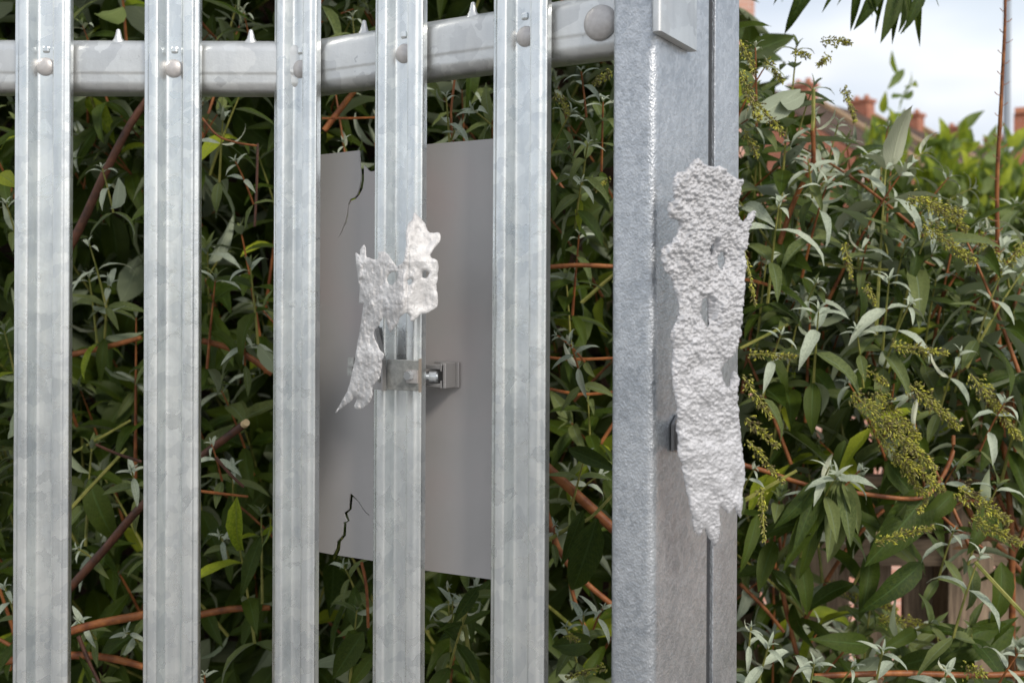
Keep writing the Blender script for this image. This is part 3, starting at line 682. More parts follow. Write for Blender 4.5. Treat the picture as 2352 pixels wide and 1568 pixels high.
# hero rosettes: (x, y, depth, leaf length px, silver, direction)
heroes = [
 # behind the left pales
 (235,388,1.62,70,.8,(0,-.5,1)),(512,268,1.62,80,.7,(.2,-.6,1)),(541,372,1.60,62,.7,(-.2,-.8,.7)),(205,640,1.75,95,.35,(.1,-.4,1)),(250,655,1.72,90,.6,(.3,-.5,.6)),
 (575,615,1.60,125,.1,(0,-.4,1)),(495,640,1.66,120,.1,(.2,-.3,1)),(562,768,1.62,70,.8,(.2,-.8,.6)),(486,1020,1.58,68,.9,(-.1,-.8,.8)),(205,560,1.66,75,.7,(-.1,-.5,.9)),
 (180,1260,1.66,60,.5,(-.3,-.6,.6)),(288,1452,1.58,60,.8,(0,-.9,.3)),(180,1425,1.60,55,.8,(-.1,-.8,.6)),(303,1080,1.62,70,.7,(.2,-.7,.7)),(535,1075,1.75,90,.2,(.1,-.4,1)),
 (545,1230,1.62,130,.0,(-.1,-.3,1)),(505,1230,1.66,60,.6,(0,-.8,.5)),(600,1180,1.7,100,.0,(.1,-.3,1)),(10,760,1.7,120,.1,(0,-.4,1)),(12,1350,1.6,90,.5,(0,-.6,1)),(15,470,1.7,80,.6,(0,-.6,1)),
 (470,1550,1.58,60,.9,(0,-.5,1)),(230,1560,1.55,90,.0,(.5,-.6,.6)),(560,200,1.75,110,.1,(.4,-.3,.8)),(210,1030,1.75,120,.0,(.1,-.4,1)),(190,60,1.8,100,.1,(0,-.4,1)),(560,30,1.85,95,.2,(0,-.4,1)),
 # between pale three and the post
 (1025,225,1.52,85,.8,(0,-.6,1)),(1090,255,1.56,110,.3,(-.6,-.5,.5)),(1045,300,1.54,60,.7,(.3,-.8,.3)),(790,330,1.60,80,.3,(-.3,-.6,1)),(810,40,1.7,80,.3,(0,-.4,1)),
 (1335,165,1.42,75,.9,(-.2,-.7,.9)),(1310,260,1.48,100,.3,(.3,-.5,.7)),(1350,330,1.50,90,.4,(.2,-.6,.9)),(1385,235,1.55,90,.2,(.1,-.5,1)),(1335,420,1.5,95,.3,(.1,-.6,.6)),
 (1310,790,1.46,70,.9,(-.2,-.8,.7)),(1280,770,1.52,60,.7,(-.6,-.5,.6)),(1345,1045,1.46,80,.5,(.2,-.5,.8)),(1380,1090,1.5,70,.7,(.4,-.7,.4)),(1275,1205,1.42,50,.9,(0,-.8,.5)),
 (1340,1410,1.42,60,.9,(.1,-.8,.6)),(1385,1395,1.45,60,.9,(.3,-.7,.6)),(1300,1440,1.5,70,.7,(-.2,-.6,.8)),(1040,1380,1.5,90,.5,(0,-.6,.9)),(1075,1400,1.45,110,.1,(.4,-.6,.8)),(1030,1350,1.5,55,.8,(-.1,-.6,1)),
 (820,1400,1.55,110,.0,(.2,-.5,.9)),(790,1300,1.6,80,.2,(-.3,-.5,.8)),(1300,640,1.65,110,.1,(0,-.4,1)),(1350,910,1.7,110,.0,(0,-.4,1)),(1090,1350,1.55,85,.2,(.2,-.7,.6)),(1330,540,1.6,100,.2,(0,-.5,1)),
 # right of the post
 (1789,470,1.62,120,.55,(.1,-.6,1)),(1898,428,1.66,125,.6,(.2,-.6,.9)),(1953,330,1.78,95,.95,(.7,-.3,.9)),(1925,285,1.80,80,.9,(.1,-.4,1)),(1872,262,1.72,70,.9,(-.1,-.6,1)),
 (2121,350,1.85,105,.9,(.9,-.2,.6)),(2179,408,1.92,100,.9,(.7,-.3,.7)),(2232,433,2.0,90,.95,(.9,-.3,.5)),(1856,368,1.66,70,.8,(-.3,-.7,.9)),(1830,110,1.78,100,.15,(.1,-.3,1)),(1868,200,1.8,95,.15,(.3,-.3,.9)),
 (1735,110,1.60,85,.8,(.0,-.5,1)),(1760,150,1.66,80,.6,(.4,-.5,.8)),(2042,645,1.62,115,.97,(.05,-.45,1)),(2089,699,1.60,105,.97,(.2,-.6,.9)),(1880,716,1.58,125,.6,(.0,-.7,.8)),(1793,770,1.55,100,.9,(.05,-.6,1)),
 (1875,650,1.68,60,.95,(.3,-.5,.9)),(2302,625,1.66,85,.9,(0,-.6,1)),(2204,812,1.66,90,.8,(.1,-.6,.9)),(2308,925,1.60,85,.95,(.3,-.6,.9)),(1995,540,1.72,75,.75,(0,-.6,1)),(2080,560,1.74,70,.6,(.2,-.6,.9)),
 (1968,760,1.62,80,.5,(-.2,-.6,.9)),(2040,290,2.0,70,.7,(0,-.3,1)),(2250,520,1.9,100,.5,(-.1,-.4,1)),(2330,470,2.0,80,.7,(.1,-.4,1)),(1734,1075,1.50,58,.95,(.2,-.8,.6)),(1905,1072,1.56,75,.9,(.1,-.6,1)),
 (1975,1080,1.58,70,.95,(.6,-.5,.8)),(2195,1070,1.66,75,.95,(.3,-.6,.8)),(2190,1220,1.60,80,.85,(.1,-.6,.9)),(2250,1278,1.52,115,.85,(.1,-.5,1)),(1765,1485,1.42,115,.9,(.1,-.6,1)),(1870,1525,1.42,105,.9,(.05,-.6,1)),
 (2027,1495,1.46,105,.95,(.0,-.6,1)),(2338,1500,1.48,95,.9,(.35,-.5,1)),(2175,1535,1.46,70,.9,(-.2,-.6,.8)),(2000,1388,1.8,75,.5,(0,-.5,1)),(1725,1440,1.5,60,.9,(.1,-.6,1)),(1960,1530,1.5,90,.6,(.4,-.5,.8)),
 (1920,1095,1.55,150,.35,(0,-.9,.9)),(2100,960,1.68,120,.0,(-.2,-.4,.9)),(2290,1120,1.66,110,.1,(.1,-.4,1)),(1760,600,1.7,130,.1,(0,-.4,1)),(1790,1150,1.62,130,.0,(.1,-.6,.8)),(2060,1180,1.66,140,.0,(.1,-.6,.8)),
 (2140,1430,1.62,130,.0,(.3,-.7,.5)),(2230,1440,1.6,120,.0,(-.3,-.7,.6)),(1960,520,1.85,110,.2,(.3,-.3,1)),(2150,640,1.8,120,.1,(.1,-.4,1)),(2230,740,1.8,110,.1,(0,-.4,1)),(1950,880,1.65,120,.2,(-.3,-.5,.7)),(2060,830,1.7,110,.1,(0,-.5,.9)),
]
for x, y, dd, lp, sv, dr in heroes:
    ll = lp / F * dd * 1.12; b_i = bush_of(x)
    n_ = random.choice((3, 4)) if sv > .3 else 4
    shoot(b_i, at(x, y, dd), Vector(dr) + rv(.08), ll*random.uniform(1.1, 1.6), ll, sv, True, 'g' if random.random() < .7 else 'r', n_)

# single large leaves of the photograph: base px, tip px, depth, material, pale side out
def single(bush, x0, y0, x1, y1, d0, d1, m_, flip=False, var=4, w=1.0):
    p = at(x0, y0, d0); q = at(x1, y1, d1); v = q - p
    up = (TOCAM + UPV*.3) * (-1 if flip else 1)
    add_leaf(bush, p, v, up, v.length*1.04, m_, var, w)
single(2, 2047,392, 2073,210, 1.72, 1.66, 2, True, 9, 1.1)
single(2, 1838,205, 1705,300, 1.60, 1.55, 1, True, 3, .95); single(2, 1850,215, 1770,268, 1.6, 1.58, 1, True, 5, 1.1)
single(1, 1268,1482, 1412,1474, 1.38, 1.40, 0, False, 2, 1.2); single(1, 1372,1190, 1305,1400, 1.38, 1.36, 0, False, 6, 1.2)
single(1, 1305,1030, 1415,1075, 1.40, 1.38, 0, False, 3, 1.0); single(1, 1340,1170, 1290,1300, 1.42, 1.40, 0, False, 8, .9)
single(0, 272,408, 276,520, 1.58, 1.56, 1, True, 6, .9); single(0, 545,1140, 530,1320, 1.55, 1.54, 3, False, 2, .75)
single(0, 205,1100, 250,1260, 1.75, 1.72, 0, False, 5, 1.1); single(0, 600,1230, 540,1380, 1.6, 1.58, 0, False, 7, 1.0)
single(0, 0,400, 33,420, 1.55, 1.5, 3, False, 1, 1.4); single(1, 835,1450, 760,1560, 1.5, 1.48, 0, False, 4, 1.6); single(1, 860,1500, 800,1580, 1.45, 1.43, 0, False, 4, 1.2)
single(1, 1100,1345, 1040,1430, 1.42, 1.4, 0, False, 4, 1.1); single(2, 1940,1010, 1925,1095, 1.7, 1.68, 0, False, 5, 1.3)
single(2, 2100,900, 2000,960, 1.6, 1.55, 1, True, 6, .5); single(2, 2110,910, 2085,1000, 1.6, 1.6, 2, True, 6, .5)
for (x0, y0, x1, y1) in [(1885,1100,1832,1260),(1900,1105,1870,1270),(1915,1105,1910,1280),(1930,1105,1962,1240),(1925,1100,1935,1300),(1895,1095,1800,1200),(1900,1090,1815,1300),(1935,1100,1990,1210),(1880,1120,1860,1330),(1740,1180,1715,1300)]:
    single(2, x0, y0, x1, y1, 1.6, 1.54, 0 if x1 < 1900 else 1, False, random.randrange(14), .85)
for (x0, y0, x1, y1) in [(2140,1120,2010,1290),(2120,1290,2005,1400),(2270,1150,2240,1260),(2190,1130,2130,1200),(2000,1480,1900,1470),(2060,1530,2180,1500),(2330,1440,2150,1520),(2300,1290,2310,1440),(2290,1430,2200,1480)]:
    single(2, x0, y0, x1, y1, 1.66, 1.60, 0, False, random.randrange(14), 1.15)
# the drooping spray that enters from above, against the sky
for k, (x0, y0, x1, y1, w_) in enumerate([(1872,-62,1826,54,.9),(1885,-58,1850,30,.55),(1945,-62,1908,14,.5),(1962,-60,1930,22,.35),(1975,-55,1968,45,.6),(2026,-40,2000,48,.9),(2034,-40,2012,55,.35),(2062,-45,2046,84,1.0),(2070,-42,2062,70,.55),(2078,-45,2086,52,.7),(2092,-50,2080,30,.5),(2106,-55,2150,8,.45),(2108,-50,2118,76,.45),(2120,-60,2112,60,.7),(2012,-60,1985,20,.4),(2052,-50,2108,44,.4),(1858,-70,1800,-14,.6),(2128,-60,2146,-2,.5),(1995,-60,1990,30,.5),(2066,-60,2030,20,.6)]):
    dd_ = 1.9 + .05*math.sin(k*2.3); p = at(x0, y0, dd_); q = at(x1, y1, dd_ - .03)
    add_leaf(3, p, q - p + Vector((0, .02*math.sin(k*1.7), .02)), TOCAM + Vector((math.sin(k*3.1)*1.1, 0, .3)), (q-p).length*1.12, 0, (k*5) % 14, w_)
STEMS.setdefault((3, 'r'), []).append(([at(x, y, 1.9) for x, y in [(1650,-330),(1760,-180),(1880,-60),(1960,-70),(2060,-50),(2140,-60)]], [.006,.005,.004,.003,.002,.001]))

# fillers
def sil(x):                                  # top outline of the bush right of the post
    pts = [(1640,-60),(1720,70),(1790,70),(1850,110),(1900,170),(1960,270),(2060,330),(2130,375),(2200,430),(2280,490),(2352,470),(2500,520),(2900,560)]
    for (a0, b0), (a1, b1) in zip(pts, pts[1:]):
        if a0 <= x <= a1: return b0 + (b1-b0)*(x-a0)/(a1-a0)
    return -700
cnt = 0
while cnt < 640:
    x = random.uniform(-500, 2800); dd = 1.76 + random.random()**1.1 * 1.1
    if x > 1640:
        y = random.uniform(sil(x) + 45, 1500 if random.random() < .9 else 1750)
        if 1800 < x and 1150 < y < 1450 and random.random() < .9: continue
        if 1900 < x and 960 < y < 1160 and random.random() < .6: continue
    else: y = random.uniform(-600, 1750)
    if x > 1500 and y < 700: dd = 1.7 + random.random()*.45
    if x < 1500 and 1430 < y and random.random() < .6: continue
    p = at(x, y, dd)
    if p.z < .35: continue
    d = Vector((random.gauss(0, .5), -.45 + random.gauss(0, .35), .75 + random.gauss(0, .25)))
    shoot(bush_of(x), p, d, random.uniform(.14, .28), random.uniform(.08, .145), random.choice((0, 0, 0, .1, .12)) if x < 1500 else random.choice((0, .1, .25, .45, .6)), True, random.choice('gr'), random.choice((4, 5, 6)))
    cnt += 1
# deep leaf mass behind everything on the left
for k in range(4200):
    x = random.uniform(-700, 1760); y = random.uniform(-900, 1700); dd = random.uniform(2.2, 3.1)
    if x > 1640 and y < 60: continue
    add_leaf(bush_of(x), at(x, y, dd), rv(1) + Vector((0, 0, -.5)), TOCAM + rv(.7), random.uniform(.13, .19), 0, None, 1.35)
for k in range(900):
    x = random.uniform(1700, 2800); dd = random.uniform(2.15, 2.7); y = random.uniform(max(sil(x), 300) + 120, 1120)
    add_leaf(2, at(x, y, dd), rv(1) + Vector((0, 0, -.5)), TOCAM + rv(.7), random.uniform(.09, .13), 0, None, 1.2)
for k in range(60):                          # withered leaves low on the right
    x = random.uniform(2230, 2352); y = random.uniform(850, 1250)
    add_leaf(2, at(x, y, random.uniform(1.9, 2.2)), rv(1), rv(1), random.uniform(.04, .08), 4)

# unseen leaf canopy added above the frame to shade the bushes on the left
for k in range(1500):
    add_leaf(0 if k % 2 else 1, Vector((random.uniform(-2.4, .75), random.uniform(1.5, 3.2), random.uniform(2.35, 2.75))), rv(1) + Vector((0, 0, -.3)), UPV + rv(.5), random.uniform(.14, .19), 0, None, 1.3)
# stems of the photograph
def st(bush, kind, pts, r0, r1, dd):
    n = len(pts); P = []
    if not hasattr(dd, '__len__'): dd = (dd, dd)
    P = [at(x, y, dd[0] + (dd[1]-dd[0])*i/(n-1)) for i, (x, y) in enumerate(pts)]
    # smooth
    Q = []
    for i in range(n-1):
        p0 = P[max(0, i-1)]; p1 = P[i]; p2 = P[i+1]; p3 = P[min(n-1, i+2)]
        for k in range(4):
            s = k/4; Q.append(.5*((2*p1) + (p2-p0)*s + (2*p0-5*p1+4*p2-p3)*s*s + (3*p1-p0-3*p2+p3)*s**3))
    Q.append(P[-1]); m_ = len(Q)
    STEMS.setdefault((bush, kind), []).append((Q, [r0 + (r1-r0)*i/(m_-1) + random.uniform(0, .0004) for i in range(m_)]))
st(0,'d',[(120,640),(185,520),(240,400),(300,285),(360,200)],.0075,.0055,1.70)
st(0,'d',[(100,1420),(165,1345),(245,1255),(322,1165),(420,1080),(560,975)],.0065,.0058,(1.66,1.6))
st(0,'r',[(150,1452),(230,1430),(325,1412),(400,1395)],.0062,.0055,1.56)
st(0,'r',[(-20,1520),(165,1504),(260,1512),(330,1530)],.006,.005,1.66); st(0,'r',[(440,1415),(530,1398),(620,1395)],.006,.004,1.72)
st(0,'r',[(160,815),(250,795),(325,775)],.005,.004,1.8); st(0,'r',[(465,782),(530,800),(580,825),(625,858)],.0045,.005,1.7)
st(0,'d',[(180,1460),(205,1520),(235,1580)],.003,.002,1.54); st(0,'g',[(160,1170),(220,1105),(290,1030)],.0032,.0022,1.66); st(0,'g',[(170,1038),(230,1005),(300,965)],.002,.002,1.75)
st(0,'d',[(220,1020),(270,1042),(325,1060)],.0018,.002,1.6); st(0,'d',[(495,1050),(530,1090),(560,1118)],.0025,.0018,1.58); st(0,'r',[(440,1125),(500,1132),(570,1140)],.002,.0016,1.6)
st(0,'r',[(465,272),(500,312),(545,328),(590,335)],.0018,.0014,1.62); st(0,'d',[(592,330),(590,420),(585,520)],.002,.002,1.7)
st(1,'r',[(745,300),(790,240),(830,190)],.005,.004,1.75); st(1,'r',[(1040,330),(1036,260),(1045,180)],.002,.0015,1.56); st(1,'r',[(740,272),(800,272),(870,270)],.0016,.0016,1.7)
st(1,'r',[(1250,614),(1330,609),(1410,612)],.0034,.003,1.55); st(1,'r',[(1250,1068),(1330,1140),(1410,1215)],.0072,.0068,1.5); st(1,'r',[(1250,1160),(1300,1290),(1420,1400)],.0045,.004,1.58)
st(1,'g',[(1250,1245),(1310,1210),(1360,1185),(1420,1120)],.0026,.0018,1.42); st(1,'r',[(830,1290),(842,1350),(846,1440)],.0022,.002,1.5); st(1,'g',[(1060,1390),(1070,1450),(1085,1560)],.003,.003,1.52); st(1,'r',[(1310,1340),(1330,1410),(1350,1450)],.003,.0025,1.6)
st(1,'r',[(1250,820),(1320,825),(1410,822)],.002,.002,1.6); st(1,'r',[(1250,890),(1330,905),(1410,900)],.002,.002,1.65)
st(2,'g',[(1868,205),(1868,262),(1866,300)],.0028,.0030,1.68); st(2,'r',[(1866,295),(1868,370),(1850,410),(1825,460),(1790,560)],.0032,.0045,(1.68,1.75))
st(2,'r',[(1690,1063),(1760,1082),(1850,1112),(1960,1130),(2100,1145),(2150,1115),(2185,1050),(2190,1000)],.0036,.003,(1.6,1.66)); st(2,'g',[(1690,1160),(1760,1120),(1830,1080)],.0030,.002,1.56)
st(2,'r',[(2130,1150),(2180,1200),(2260,1260)],.003,.002,1.66); st(2,'r',[(1850,1420),(1900,1330),(1960,1240),(2030,1170)],.0036,.003,1.9); st(2,'r',[(1760,1240),(1790,1330),(1810,1420),(1830,1500)],.004,.004,1.9)
st(2,'r',[(1790,1230),(1800,1330),(1812,1430)],.003,.003,2.0); st(2,'r',[(1700,1340),(1760,1400),(1800,1450)],.003,.003,1.8); st(2,'g',[(2240,1290),(2290,1345),(2360,1420)],.0026,.003,1.5)
st(2,'r',[(1870,1552),(1960,1548),(2080,1545),(2240,1550),(2360,1545)],.004,.004,1.55); st(2,'g',[(1880,605),(1960,615),(2040,620)],.0022,.002,1.75); st(2,'g',[(1700,800),(1760,770),(1810,745)],.002,.002,1.62)
st(2,'r',[(1700,640),(1750,650),(1800,670)],.0025,.002,1.7); st(2,'r',[(1960,380),(2000,420),(2030,470)],.003,.003,1.85); st(2,'r',[(2200,1100),(2240,1200),(2300,1260),(2360,1330)],.005,.005,2.0)
# tall bare russet stem in front of the sky
tall = [(2309,-60),(2308,60),(2302,180),(2296,300),(2290,420),(2291,560),(2288,700),(2296,820),(2300,950),(2310,1060),(2322,1200),(2325,1400),(2322,1600)]
st(2,'r',tall,.0020,.0058,(1.78,1.95))
for k in range(26):
    y = -20 + k*24; 
    i = min(len(tall)-2, max(0, next(j for j in range(len(tall)-1) if tall[j+1][1] >= y))); x = tall[i][0] + (tall[i+1][0]-tall[i][0])*(y-tall[i][1])/(tall[i+1][1]-tall[i][1])
    s = 1 if k % 2 else -1; ln = random.uniform(10, 22)
    st(2,'r',[(x, y), (x+s*ln*.6, y-3), (x+s*ln, y-9)],.0006,.0004,1.80)
for pts in ([(2300,950),(2340,900),(2360,860)],[(2310,1040),(2270,980),(2240,930)],[(2320,1150),(2352,1100),(2400,1060)],[(2322,1200),(2280,1110),(2270,1050)],[(2325,1280),(2360,1200),(2390,1160)],[(2300,760),(2330,700),(2350,640)],[(2322,1210),(2240,1150),(2190,1160)]):
    st(2,'r',pts,.004,.0015,1.93)

# seed heads: start px, end px, depth, width px
heads = [(2085,455,2215,492,1.62,34),(2120,515,2240,605,1.62,40),(2140,470,2225,530,1.66,34),(2045,795,2178,812,1.52,30),(1990,850,2040,885,1.52,24),(1960,905,2150,1080,1.56,46),(2090,885,2205,985,1.58,40),(2010,900,2110,1010,1.6,44),
 (1705,865,1770,960,1.46,28),(1715,960,1790,1030,1.5,28),(1706,560,1735,700,1.5,16),(1720,815,1832,818,1.5,20),(2010,1245,2145,1208,1.5,26),(2200,1120,2320,1200,1.6,46),(2230,1190,2345,1250,1.62,40),(1748,1120,1756,1245,1.46,18),
 (1890,95,1955,98,1.66,26),(1905,130,1880,150,1.7,20),(1735,235,1800,310,1.56,24),(1700,165,1745,280,1.54,30),(1405,165,1370,190,1.42,22),(1360,195,1400,165,1.45,20),(1280,215,1305,260,1.44,22),(2230,860,2345,1010,1.66,38),(2000,970,2130,1150,1.62,30),
 (2220,1540,2262,1545,1.40,34),(1940,200,1965,280,1.8,20),(1820,120,1860,130,1.74,22),(1990,655,2010,700,1.6,18),(1715,1010,1800,1110,1.54,22),(2350,560,2290,650,1.8,24),(1900,1340,2060,1400,1.9,30),(2020,1420,2160,1440,1.8,30),(1300,1460,1330,1470,1.4,16),
 (2060,1040,2170,1130,1.6,30),(1710,300,1740,360,1.62,22),(2240,540,2330,640,1.8,30),(1395,410,1370,440,1.6,18),(1940,560,1955,640,1.68,18),(1390,1530,1300,1555,1.42,18),(1700,95,1735,170,1.62,26),(1760,140,1800,190,1.64,22),(2150,1090,2110,1180,1.62,22)]
HEADS = []
def seed_head(x0, y0, x1, y1, dd, wpx):
    dd -= .05; p = at(x0, y0, dd + .03); q = at(x1, y1, dd); ax = q - p; Lh = ax.length; ax.normalize(); wr = wpx / F * dd / 2 * 1.35
    a = ax.cross(Vector((.2, .9, .3))).normalized(); b_ = ax.cross(a)
    mb = MB(); mb.tube([p, (p+q)/2 + Vector((0, 0, .003)), q], [.0013, .001, .0006], 5)
    n = int(max(60, Lh / .00045 * (wr/.010)))
    for i in range(min(n, 620)):
        f = random.random()**.85; an = random.uniform(0, 6.283); rr = wr * (1 - .65*f) * random.uniform(.15, 1) * (.7 + .5*abs(math.sin(f*16)))
        o = a*math.cos(an) + b_*math.sin(an); c = p + ax*(f*Lh) + o*rr + rv(.0008)
        dv = (o*.8 + ax*.8 + rv(.35)).normalized(); l = random.uniform(.0036, .0078); r_ = random.uniform(.0009, .0016)
        u = dv.cross(Vector((.3, .1, .9))).normalized(); v_ = dv.cross(u)
        mb.add([c - dv*l*.5, c + u*r_, c + v_*r_, c - u*r_, c - v_*r_, c + dv*l*.6], [(0,2,1),(0,3,2),(0,4,3),(0,1,4),(5,1,2),(5,2,3),(5,3,4),(5,4,1)])
    return mb

# ---- assemble the bushes
labels = [('butterfly_bush', 'dark leafy bush with thick brown stems seen between the leftmost pales', (-.75, 1.9, 0)),
          ('butterfly_bush', 'leafy bush with russet stems behind the grey panel and beside the post', (.0, 1.8, 0)),
          ('butterfly_bush', 'big bush with silver shoot tips and yellow seed heads right of the post', (.75, 1.8, 0)),
          ('overhanging_branch', 'dark leaves of an overhanging branch drooping into the sky at the top', (.7, 1.9, 1.8))]
SM = {'r': M_STEMR, 'g': M_STEMG, 'd': M_STEMD}
pale_x = [(35,165),(328,467),(620,738),(853,978),(1122,1265),(1406,1697)]
def vis(M_):
    c = M_ @ Vector((0, .5, 0)); x, y, d = proj(c)
    if not (0 < x < 2352 and 0 < y < 1568): return 0
    for a0, a1 in pale_x:
        if a0 < x < a1: return 0
    if 740 < x < 1120 and 340 < y < 1300: return 0
    sz = M_.to_scale().y * F / d
    return sz * max(.05, 2.6 - d)**2
for bi, (nm, lb, loc) in enumerate(labels):
    root = empty(nm, loc); tag(root, lb, 'bush' if bi < 3 else 'branch'); bpy.context.view_layer.update()
    inv = root.matrix_world.inverted()
    mine = [l for l in LEAVES if l[0] == bi]; sc_ = sorted(range(len(mine)), key=lambda i: -vis(mine[i][3]))
    solo = set(i for i in sc_[:300] if vis(mine[i][3]) > 0) if bi < 3 else set(range(len(mine)))
    if bi < 3: solo = set(list(i for i in sc_[:300] if vis(mine[i][3]) > 0))
    for i in sorted(solo):
        _, v, m_, M_ = mine[i]; o = bpy.data.objects.new('leaf', leaf_me(v, m_)); COL.objects.link(o); o.parent = root; o.matrix_local = inv @ M_
    rest = [mine[i] for i in range(len(mine)) if i not in solo]
    if rest:
        Vs = []; Fs = []; Us = []; Ms = []; off = 0
        for _, v, m_, M_ in rest:
            vs, fs, us = VAR[v]; A4 = np.array(inv @ M_); Vs.append(vs @ A4[:3, :3].T + A4[:3, 3])
            Fs.append(np.array(fs) + off); off += len(vs); Ms += [m_] * len(fs); Us.append(np.array(us)[np.array(fs).ravel()])
        Vs = np.concatenate(Vs); Fs = np.concatenate(Fs); Us = np.concatenate(Us)
        me = bpy.data.meshes.new('foliage'); me.vertices.add(len(Vs)); me.vertices.foreach_set('co', Vs.ravel().astype(np.float32))
        me.loops.add(Fs.size); me.loops.foreach_set('vertex_index', Fs.ravel().astype(np.int32)); me.polygons.add(len(Fs))
        me.polygons.foreach_set('loop_start', np.arange(0, Fs.size, 4, dtype=np.int32)); me.polygons.foreach_set('loop_total', np.full(len(Fs), 4, dtype=np.int32))
        me.polygons.foreach_set('material_index', np.array(Ms, dtype=np.int32)); me.update(calc_edges=True)
        uv = me.uv_layers.new(name='UVMap'); uv.data.foreach_set('uv', Us.ravel().astype(np.float32))
        me.polygons.foreach_set('use_smooth', np.ones(len(Fs), dtype=bool))
        for mm in LEAFM: me.materials.append(mm)
        o = bpy.data.objects.new('foliage', me); COL.objects.link(o); o.parent = root; o['kind'] = 'stuff'
    # stems: the thick ones singly, the thin ones joined
    for kind in 'rgd':
        lst = STEMS.get((bi, kind), []); thin = MB()
        for pts, rad in lst:
            if max(rad) > .0029 and kind != 'g' or (len(pts) != 8 and len(pts) > 9): 
                par(MB().tube(pts, rad, 8).build('stem', SM[kind], None, 60), root)
            else: thin.tube(pts, rad, 5)
        if thin.v: o = par(thin.build('twigs', SM[kind], None, 60), root); o['kind'] = 'stuff'
    for h in heads:
        if bi < 3 and bush_of(h[0]) == bi: par(seed_head(*h).build('seed_head', M_SEED, None), root)
    if bi == 0:
        p = at(561, 974, 1.598); q = at(566, 970, 1.592); par(MB().tube([p, q], [.0060, .0054], 12).build('cut_end', M_CUT, None), root)

# ------------------------------------------------------------------ timber fence behind the bush on the right
tf = empty('timber_fence', (1.0, 2.45, 0)); tag(tf, 'weathered low timber fence glimpsed behind the bush at lower right', 'fence'); bpy.context.view_layer.update()
def wbox(name, x0, x1, y0, y1, dd, th, m_, ztop=None, zbot=None):
    p = at(x0, y0, dd); q = at(x1, y1, dd); o = MB().box(-(q.x-p.x)/2, (q.x-p.x)/2, -th/2, th/2, -((ztop or p.z)-(q.z if zbot is None else zbot))/2, ((ztop or p.z)-(q.z if zbot is None else zbot))/2).build(name, m_, None)
    o.location = ((p.x+q.x)/2, dd + th/2, ((ztop or p.z)+(q.z if zbot is None else zbot))/2); o.rotation_euler = (random.uniform(-.01, .01), random.uniform(-.006, .006), 0)
    bv = o.modifiers.new('b', 'BEVEL'); bv.width = .003; bv.segments = 2
    bpy.context.view_layer.update(); return par(o, tf)
wbox('rail', 1640, 2700, 1098, 1172, 2.42, .04, M_WOODH); wbox('rail', 1640, 2700, 1236, 1302, 2.42, .04, M_WOODH)
wbox('post', 2178, 2282, 1180, 1500, 2.40, .09, M_WOODV, 1.12, 0.0); wbox('post', 1820, 1925, 1180, 1500, 2.40, .09, M_WOODV, 1.12, 0.0); wbox('post', 2560, 2660, 1180, 1500, 2.40, .09, M_WOODV, 1.12, 0.0)
for k in range(12):
    x = 1560 + k*104 + random.uniform(-6, 6)
    wbox('picket', x, x + 78, 1110, 1500, 2.49, .02, M_WOODV, 1.10 + random.uniform(-.02, .02), .05)
# tall dark board fence behind the bushes on the left
m, t, b = mat('creosoted_timber', rough=.85, spec=.2); v = coords(t, (7, 4, .5))
t.links.new(ramp(t, noise(t, v, 16, 5, .65, .6), [(.3, (.022, .013, .009)), (.7, (.065, .038, .024))]), b.inputs['Base Color']); bump(t, b, noise(t, v, 22, 5, .7, .6), .8, .003); M_CREO = m
bf = empty('board_fence', (-1, 3.3, 0)); tag(bf, 'tall dark brown board fence in deep shade behind the bushes on the left', 'fence'); bpy.context.view_layer.update()
x = -3.4; first = None
while x < .58:
    wv = .15
    if first is None: first = MB().box(-.078, .078, 0, .018, 0, 2.75).build('board', M_CREO); bd = first
    else: bd = first.copy(); COL.objects.link(bd)
    bd.parent = bf; bd.location = (x + 1, random.uniform(0, .006), random.uniform(-.02, .02)); bd.rotation_euler = (0, random.uniform(-.003, .003), R(4)); x += wv
for z in (.4, 1.35, 2.35): par(MB().box(-3.5, .6, 3.23, 3.29, z, z + .09).build('rail', M_CREO), bf)
# low brick garden wall and pale paving beyond it
o = MB().box(-2.4, 7.0, 4.6, 4.82, 0, 1.05).build('garden_wall', M_BRICKP); tag(o, 'low pink brick garden wall behind the timber fence', 'wall')
g = MB(); g.add([(-3, 2.8, 0), (7, 2.8, 0), (7, 4.6, 0), (-3, 4.6, 0)], [(0, 1, 2, 3)]); tag(g.build('path', M_BRICKP), kind='structure')

# ------------------------------------------------------------------ houses
def windows(root, pts):
    for (c, wv, n, w_, h_) in pts:
        fr = MB(); Z = Vector((0, 0, 1))
        def bx(mb, a0, a1, z0, z1, d0, d1):
            vs = [c + wv*a + Z*z + n*d for a in (a0, a1) for d in (d0, d1) for z in (z0, z1)]
            mb.add(vs, [(0,1,3,2),(4,6,7,5),(0,4,5,1),(2,3,7,6),(0,2,6,4),(1,5,7,3)])
        for a0, a1, z0, z1 in ((-w_/2, w_/2, 0, .06), (-w_/2, w_/2, h_-.06, h_), (-w_/2, -w_/2+.06, .06, h_-.06), (w_/2-.06, w_/2, .06, h_-.06), (-w_/2+.06, w_/2-.06, h_/2-.03, h_/2+.03)): bx(fr, a0, a1, z0, z1, -.02, .05)
        f = par(fr.build('window', M_WHITE, None), root); p = MB(); bx(p, -w_/2+.05, w_/2-.05, .05, h_-.05, .0, .015); par(p.build('pane', M_GLASS, None), f)
